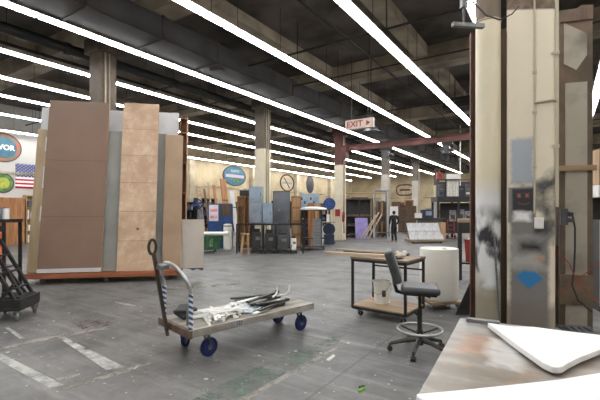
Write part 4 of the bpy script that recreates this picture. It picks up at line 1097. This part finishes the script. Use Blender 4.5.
t, w = face('drum_fan', 'big bright blue drum fan on a post beside the third column', 'fan', 323, 335.5, 20.6)
zc = zz(204,20.6)
MB().cyl((0,.16,zc),(0,-.16,zc), .32, n=26).build('drum', 'bright_blue', t, bevel=.03); MB().ring((0,-.17,zc), .27, .03, 'Y', 24, 6).ring((0,-.17,zc), .14, .02, 'Y', 18, 6).build('grille', 'navy', t)
MB().cyl((0,0,0),(0,0,zc-.3), .04).build('post', 'black_steel', t); B((0,0,.03), (.6,.5,.06)).build('foot', 'black_steel', t)
t, w = face('bandsaw', 'dark blue machine with round housing left of the third column', 'machine', 323, 335, 19.6)
MB().cyl((0,.15,.75),(0,-.15,.75), .3, n=26).build('wheel_housing', 'navy', t, bevel=.02); B((0,0,.25), (.5,.4,.5)).build('stand', 'navy', t, bevel=.02); B((0,-.05,1.1), (.6,.5,.05)).build('table', 'steel', t); B((-.05,0,1.3), (.14,.16,.36)).build('guard', 'white_paint', t)
t, w = face('extractor_hose', 'grey hose stand low beside the white topped cart', 'hose', 300, 312, 16.4)
MB().tube([(-.2,0,.05),(-.1,-.1,.1),(.1,-.1,.12),(.25,0,.1),(.2,.15,.1),(0,.15,.12)], .05, 8).build('hose', 'dark_grey', t, smooth=True); MB().cyl((.2,.1,.0),(.2,.1,.5), .03).build('stand', 'steel', t)
# fire extinguisher on third column
fe = thing('fire_extinguisher', 'red fire extinguisher on the right side of the third column', 'extinguisher', (-10.5+.33,19.72,1.05))
MB().lathe([(.06,0),(.075,.03),(.075,.4),(.05,.47),(.025,.5)]).build('cylinder', 'red', fe, smooth=True); B((0,0,.53), (.1,.04,.04)).build('valve', 'black_plastic', fe); MB().tube([(.03,0,.53),(.09,-.02,.45),(.09,-.03,.2)], .012).build('hose', 'black_plastic', fe)
o = B((0,0,0), (.3,.02,.4)).build('notice_plate', 'red'); o.location = (-10.5,19.64,1.55); tag(o, 'small red notice plate fixed to the third column', 'plate')

# ------------------------------------------------------------------ beyond the third column
t, w = face('lumber_rack', 'dark steel rack piled with brown material beside the third column', 'rack', 346, 371, 24.5)
h = zz(199,24.5)
for x in (-w/2,0,w/2):
    for y in (-.4,.4): B((x,y,h/2), (.07,.07,h)).build('upright', 'black_steel', t)
B((0,.46,h/2), (w,.03,h)).build('back_panel', 'black_plastic', t)
for z in (.15,.75,zz(216,24.5),h): B((0,0,z-.005), (w,.9,.06)).build('deck', 'dark_wood', t)
rs = random.Random(11)
RKM = Matrix.Translation(t.location) @ Matrix.Rotation(PHI,4,'Z')
for k,z in enumerate((.18,.78,zz(216,24.5)+.03,h+.03)):
    for j in range(4):
        hh = .07
        o = B((0,0,hh/2), (rs.uniform(1.0,1.4),.12,hh)).build('stacked_timber', rs.choice(['brown_wood','plywood_x','dark_wood']))
        o.location = RKM @ Vector((rs.uniform(-.05,.05),-.255+.17*j,z)); o.rotation_euler.z = PHI+rs.uniform(-.03,.03)
        tag(o, ['brown timber length on the lowest deck of the dark rack','brown timber length on the second deck of the dark rack','brown timber length on the third deck of the dark rack','brown timber length on top of the dark rack'][k], 'timber', 'timbers on the dark rack')
t, w = face('lavender_board', 'lavender painted board leaning on the dark steel rack', 'board', 355.5, 368, 23.6)
t.rotation_euler = (-.18,0,PHI); h = 1.25
B((0,0,h/2), (w,.04,h)).build('panel', 'purple', t); B((0,.03,h/2), (.08,.03,h)).build('back_batten', 'batten', t)
for j,(p0,p1,lab) in enumerate((((361,238.5),(376,215),'long pale timber propped at a slant before the pipe rack, lowest'),((364,238),(379,212),'long pale timber propped at a slant before the pipe rack, middle'),((368,238),(382,214),'long pale timber propped at a slant before the pipe rack, highest'))):
    dd = 22.6+.25*j; a = at(p0[0],dd,.03); b_ = at(p1[0],dd+.3,zz(p1[1],dd+.3))
    o = MB().bar((0,0,0), b_-a, .09, .05).build('slanted_timber', 'pale_lumber'); o.location = a; tag(o, lab, 'timber')
t, w = face('pipe_rack', 'tall steel pipe rack holding brown sheets near the walking person', 'rack', 374, 387.5, 25.2)
h = zz(191,25.2)
for x in (-w/2,w/2):
    for y in (-.45,.45): MB().cyl((x,y,0),(x,y,h), .035).build('post', 'steel', t)
MB().cyl((-w/2,-.45,h),(w/2,-.45,h), .035).cyl((-w/2,.45,h),(w/2,.45,h), .035).cyl((-w/2,-.45,h),(-w/2,.45,h), .035).cyl((w/2,-.45,h),(w/2,.45,h), .035).cyl((-w/2,-.45,.3),(w/2,-.45,.3), .03).build('rail', 'steel', t)
for j in range(5):
    s_, w_ = face('sheet_material', 'brown sheet standing on edge inside the steel pipe rack', 'sheet', 376.5+1.8*j, 378+1.8*j, 25.2, 0, 'sheets in the pipe rack')
    B((0,.0,1.15), (.06,.8,2.3-.15*(j%3))).build('sheet', ['brown_wood','dark_wood','plywood'][j%3], s_); B((0,-.41,1.15), (.07,.02,.3)).build('edge_label', 'dark_wood', s_)
o = thing('pipe_gantry', 'long horizontal steel pipe gantry from third column to pipe rack', 'gantry', at(347,24.2), PHI-.05)
h = zz(193,24.2); MB().cyl((-.4,0,h),(2.45,0,h), .04).build('rail', 'plywood_x', o); MB().cyl((-.35,0,0),(-.35,0,h), .04).cyl((2.4,0,0),(2.4,0,h), .04).build('post', 'steel', o)
t, w = face('white_board', 'white panel standing behind the walking person', 'panel', 388, 398, 30)
B((0,0,1.0), (w,.05,2.0)).build('panel', 'white_paint', t); B((0,.1,.05), (w,.4,.1)).build('foot', 'steel', t)
rs = random.Random(21)
for j in range(7):  # pile of stacked brown frames with backing boards
    px = 396+2.6*j; dd = 31+.3*(j%3)
    h = zz(rs.uniform(200,210),dd)
    o = thing('stacked_frame', 'brown wooden frame in the far stack behind the person', 'trestle', at(px,dd), PHI+rs.uniform(-.2,.2), 'frames in the far stack')
    b = MB().box((-.3,0,h/2),(.1,.08,h)).box((.3,0,h/2),(.1,.08,h)).box((0,0,h-.05),(.6,.08,.1)).box((0,0,.08),(.6,.08,.1)).box((0,0,h/2),(.6,.08,.1)); b.build('frame', ['brown_wood','dark_wood','orange_wood'][j%3], o)
    B((0,.03,h/2), (.6,.02,h)).build('backing', 'dark_wood' if j%2 else 'brown_wood', o)
# marble tile cart
t, w = face('tile_cart', 'wooden cart with slanted grey-white marble slabs before black counter', 'cart', 407, 442, 20.6, .12)
B((0,0,.14), (w,.9,.1)).build('base', 'plywood_x', t)
for x in (-w/2+.15,w/2-.15): MB().cyl((x-.03,-.3,.05),(x+.03,-.3,.05), .05).build('wheel', 'black_plastic', t)
B((0,.3,.6), (w*.85,.05,.85)).build('easel_back', 'plywood', t)
for k in range(4):
    for r_ in range(2):
        x = -w/2+w*(k+.5)/4; z = .2+.42*r_
        o = B((0,0,.22), (w/4-.015,.025,.47)).build('marble_slab', 'tile', t); o.location = (x,-.28+.25*r_,z); o.rotation_euler = (-.537,0,0)
B((w/2+.05,.1,.6), (.25,.5,.9)).build('side_box', 'plywood', t)
t, w = face('counter', 'black topped counter behind the marble slab cart', 'counter', 417, 443, 22.6)
zt = zz(218,22.6); B((0,0,zt-.06), (w,.7,.12)).build('top', 'black_plastic', t); B((0,0,(zt-.12)/2), (w-.2,.55,zt-.12)).build('base', 'dark_grey', t)
t, w = face('control_box', 'dark blue-grey machine box sitting on the black counter', 'machine', 421.5, 432, 22.6, .2, None, zt)
B((0,0,.24), (w,.4,.48)).build('case', 'navy', t, bevel=.03); B((0,-.21,.27), (w*.6,.02,.24)).build('screen', 'grey_blue', t); B((.1,0,.52), (.2,.2,.08)).build('lamp_cap', 'steel', t)
t, w = face('carton', 'small pale carton on the left end of the black counter', 'box', 415.5, 421, 22.5, .1, None, zt)
B((0,0,.14), (w,.3,.28)).build('box', 'paper', t); B((0,0,.283), (.06,.3,.006)).build('tape', 'plywood_x', t)
# wall panel and poster on far wall
dF, Xs = ony(441, YF-.3)
t, w = face('partition_panel', 'white partition panel under the black gallery', 'panel', 434, 448, 26.5)
h = zz(203,26.5); B((0,0,h/2), (w,.06,h)).build('panel', 'flat_pale', t); B((0,-.05,h-.5), (.45,.02,.75)).build('poster', mat('dark_poster', srgb(100,70,60), srgb(210,170,110), 5, .6), t)
# black gallery
gl, w = face('gallery', 'black steel gallery platform with shelves at the far right', 'platform', 434.5, 476, 24.3, -.1)
zt = zz(197,24.3)
B((0,0,zt-.15), (w,1.6,.3)).build('deck', 'black_steel', gl)
for x in (-w/2+.08,0,w/2-.08):
    for y in (-.72,.72): B((x,y,(zt-.3)/2), (.12,.12,zt-.3)).build('post', 'black_steel', gl)
B((.1,.5,zt+.5), (w*.9,.04,.95)).build('upper_screen', 'black_plastic', gl)
b = MB()
for x in (-w/2+.05,-.75,w/2-.05): b.box((x,-.75,zt+.5), (.06,.06,1.0))
b.box((0,-.75,zt+1.0), (w,.06,.06)); b.build('guard_rail', 'black_steel', gl)
B((.2,.6,1.2), (w*.75,.05,1.9)).build('back_screen', 'black_plastic', gl)
GM = Matrix.Translation(gl.location) @ Matrix.Rotation(gl.rotation_euler.z,4,'Z')
for j,(x,lab) in enumerate(((-.48,'white cloth curtain on the gallery, left of the pair'),(-.13,'white cloth curtain on the gallery, right of the pair'))):
    o = thing('curtain', lab, 'curtain', GM @ Vector((x,-.55,zt)), gl.rotation_euler.z); b = MB(); pol = []
    for i in range(13): pol.append((-.17+.34*i/12, .02*math.sin(i*1.6)))
    pol += [(q[0], q[1]+.02) for q in pol[::-1]]; b.prism(pol, .02, .92); b.build('cloth', 'white_rag', o); MB().cyl((-.17,.01,.93),(.17,.01,.93), .012).build('rod', 'steel', o)
for j,(x,m,lab) in enumerate(((.22,'black_plastic','black equipment case on the gallery beside the white curtains'),(.60,'dark_grey','dark grey equipment case on the gallery, second from curtains'),(.98,'black_plastic','black equipment case at the right end of the gallery'),(-.95,'dark_grey','dark grey equipment case at the left end of the gallery'))):
    o = thing('equipment_case', lab, 'case', GM @ Vector((x,-.25,zt+.004)), gl.rotation_euler.z)
    B((0,0,.33), (.34,.6,.66+.1*(j%2)-.0)).build('case', m, o, bevel=.015).location.z = .05*(j%2); B((0,-.31,.45), (.2,.02,.04)).build('handle', 'steel', o); B((0,-.305,.2), (.25,.012,.12)).build('label_plate', 'paper' if j == 1 else 'navy', o)
for j,(x,z,lab) in enumerate(((.0,1.35,'grey print pinned under the gallery, left one'),(.5,1.4,'grey print pinned under the gallery, middle one'),(.95,1.3,'grey print pinned under the gallery, right one'))):
    o = thing('wall_print', lab, 'poster', GM @ Vector((x,.55,z)), gl.rotation_euler.z); B((0,0,0), (.42,.02,.7)).build('paper_sheet', mat('grey_print', srgb(180,182,188), srgb(110,112,120), 6, .6), o); B((0,-.012,-.1), (.26,.006,.28)).build('picture_area', 'dark_grey', o)
o = thing('hand_truck', 'red hand truck parked under the black gallery', 'hand truck', GM @ Vector((-.45,-1.0,0)), gl.rotation_euler.z+.2)
MB().tube([(-.2,.1,.1),(-.2,.2,1.0),(-.15,.22,1.15),(.15,.22,1.15),(.2,.2,1.0),(.2,.1,.1)], .025).build('frame', 'red', o, smooth=True)
b = MB()
for z in (.3,.55,.8): b.bar((-.2,.1+.09*z,z),(.2,.1+.09*z,z), .03)
b.build('crossbar', 'red', o); B((0,-.05,.06), (.42,.3,.02)).build('toe_plate', 'red', o)
for x in (-.24,.24): MB().cyl((x-.03,.14,.12),(x+.03,.14,.12), .12).build('wheel', 'black_plastic', o)
o = thing('alarm_box', 'red alarm box at the upper left of the gallery', 'alarm box', GM @ Vector((-w/2+.1,-.85,zt+1.03)), gl.rotation_euler.z); B((0,0,.2), (.3,.2,.4)).build('case', 'red', o, bevel=.01); B((0,-.11,.2), (.16,.02,.2)).build('front_plate', 'sign_red', o)
o = thing('sign_board', 'plain white sign board above the white curtains', 'sign', GM @ Vector((-.35,-.78,zt+1.03)), gl.rotation_euler.z); B((0,0,.17), (.75,.04,.28)).build('board', 'white_paint', o); MB().box((-.3,0,.02),(.03,.03,.06)).box((.3,0,.02),(.03,.03,.06)).build('foot', 'steel', o)
o = MB().cyl((0,0,zt+.0),(0,0,6.8), .03).build('hanging_pole', 'white_paint'); o.location = GM @ Vector((.15,-.5,0)); tag(o, 'thin white vertical pole rising from the gallery', 'pole')
# bracket arm by the round column top
o = thing('bracket_arm', 'grey bracket arm with hanging chain by the round column top', 'bracket', at(477,5.05,zz(26,5.05)), PHI+.12)
MB().box((-.12,0,0), (.42,.06,.05)).build('arm', 'grey_rubber', o); MB().cyl((-.18,0,.02),(-.18,0,.45), .015).box((-.18,0,.30),(.07,.07,.16)).build('drop_rod', 'dark_grey', o)
cable([(470,-6,4.75),(474,3,4.75),(486,15,4.75),(500,20,4.72),(512,14,4.7),(519,6,4.7)], .008, 'cable', 'loose wire looping between the round and square column tops')
# scraps on the floor
o = MB().prism([(-.09,-.015),(.08,-.02),(.1,.015),(-.07,.025)], 0, .012).build('paper_scrap', 'white_rag'); o.location = gnd(331,358.5); o.rotation_euler.z = PHI+1.1; tag(o, 'white paper scrap on the floor between trolley and chair', 'scrap')
o = thing('tape_scrap', 'green and black tape scrap on the floor below the chair', 'scrap', gnd(362,390), PHI+.5)
MB().box((0,0,.008), (.09,.03,.016), (0,0,.3)).box((-.03,-.02,.006), (.05,.02,.012)).build('green_piece', mat('green_tape', srgb(120,170,70), srgb(90,140,50), 6, .5), o); MB().box((.02,.025,.012), (.06,.02,.024)).build('black_piece', 'black_plastic', o)

# ------------------------------------------------------------------ PERSON walking away
pr = thing('person', 'person in dark shirt and trousers walking away down the aisle', 'person', at(394,21.3), PHI+.1)
def skin(name, V, E, m, root=0, sub=2):
    me = bpy.data.meshes.new(name); me.from_pydata([v[0] for v in V], E, []); me.materials.append(M[m])
    o = bpy.data.objects.new(name, me); C.objects.link(o); o.parent = pr
    sk = o.modifiers.new('skin','SKIN'); sk.use_smooth_shade = True
    for i, v in enumerate(V):
        r = v[1]; me.skin_vertices[0].data[i].radius = (r if isinstance(r, tuple) else (r,r)); me.skin_vertices[0].data[i].use_root = (i == root)
    s = o.modifiers.new('sub','SUBSURF'); s.levels = 1; s.render_levels = sub
    return o
V = [((0,0,.86),(.125,.09)), ((0,.0,1.05),(.115,.085)), ((0,.01,1.25),(.14,.1)), ((0,.0,1.36),(.10,.08)), ((0,.01,1.42),.05), ((0,.02,1.47),.055), ((0,.02,1.54),(.07,.085)), ((0,.02,1.60),.05)]
E = [(i,i+1) for i in range(7)]
def limb(start, pts):
    i = start
    for p in pts: V.append(p); E.append((i,len(V)-1)); i = len(V)-1
    return i
for s in (-1,1):
    limb(0, [((s*.09,0,.80),.085),((s*.09,.05*s+.02,.46),.058),((s*.09,.05*s-.03*0,.42),.055),((s*.09,-.09*s if s>0 else -.02,.08),.038),((s*.10,(-.09*s if s>0 else -.02)+.1,.035),.032)])
    e = limb(3, [((s*.17,0,1.36),.055),((s*.24,-.03,1.10),.042),((s*.20,.12,.93),.033),((s*.18,.17,.88),(.028,.034))])
    for k in range(4): limb(e, [((s*(.205-.018*k),.20+.005*k,.86-.0*k),.010),((s*(.20-.018*k),.235,.835),.009),((s*(.19-.018*k),.24,.80+.004*k),.008)])
    limb(e, [((s*.15,.19,.895),.011),((s*.135,.215,.885),.009)])
skin('body', V, E, 'skin')
V = [((0,0,.78),(.17,.135)), ((0,0,.9),(.17,.13)), ((0,0,1.05),(.14,.105)), ((0,.01,1.25),(.165,.12)), ((0,.0,1.37),(.11,.09))]; E = [(0,1),(1,2),(2,3),(3,4)]
for s in (-1,1): limb(4, [((s*.175,0,1.355),.072),((s*.215,-.015,1.22),.06),((s*.24,-.03,1.10),.055),((s*.205,.10,.95),.045)])
skin('shirt', V, E, 'navy_cloth')
V = [((0,0,.90),(.145,.11)), ((0,0,.82),(.14,.11))]; E = [(0,1)]
for s in (-1,1): limb(1, [((s*.09,0,.74),.098),((s*.09,.05*s+.02,.46),.075),((s*.09,-.09*s if s>0 else -.02,.07),.055)])
skin('trousers', V, E, 'black_cloth')
MB().ball((0,.005,1.565), .105, (.85,1.0,.95), 18).build('hair', 'hair', pr, smooth=True)
for s in (-1,1): MB().ball((s*.10,(-.09*s if s>0 else -.02)+.05,.035), .05, (.8,2.2,.7)).build('shoe', 'black_plastic', pr, smooth=True)
b = MB()
b.ball((0,.125,1.53), .016, (.8,1,1.3), 8); b.build('nose', 'skin', pr, smooth=True)
for s in (-1,1): MB().ball((s*.032,.108,1.555), .011, (1,.6,.7), 8).build('eye', 'paper', pr, smooth=True); MB().ball((s*.078,.02,1.54), .02, (.5,.8,1.3), 8).build('ear', 'skin', pr, smooth=True)
B((0,.104,1.495), (.04,.012,.008)).build('mouth', 'sign_red', pr)

# ------------------------------------------------------------------ world, camera, view
wd = bpy.data.worlds.new('hall'); bpy.context.scene.world = wd; wd.use_nodes = True
wd.node_tree.nodes['Background'].inputs[0].default_value = (.02,.02,.022,1); wd.node_tree.nodes['Background'].inputs[1].default_value = .3
cam = bpy.data.cameras.new('camera'); co = bpy.data.objects.new('camera', cam); C.objects.link(co)
co.location = (0,0,EYE); co.rotation_euler = (PI/2,0,PHI); cam.sensor_width = 36; cam.lens = F/600*36; cam.shift_y = 11/600; cam.clip_end = 200
sc = bpy.context.scene; sc.camera = co
vs_ = sc.view_settings; vs_.view_transform = 'Standard'; vs_.look = 'None'; vs_.exposure = 0.12; vs_.gamma = 1; vs_.use_curve_mapping = False
sc.cycles.use_denoising = True
sc.cycles.max_bounces = 6; sc.cycles.diffuse_bounces = 4
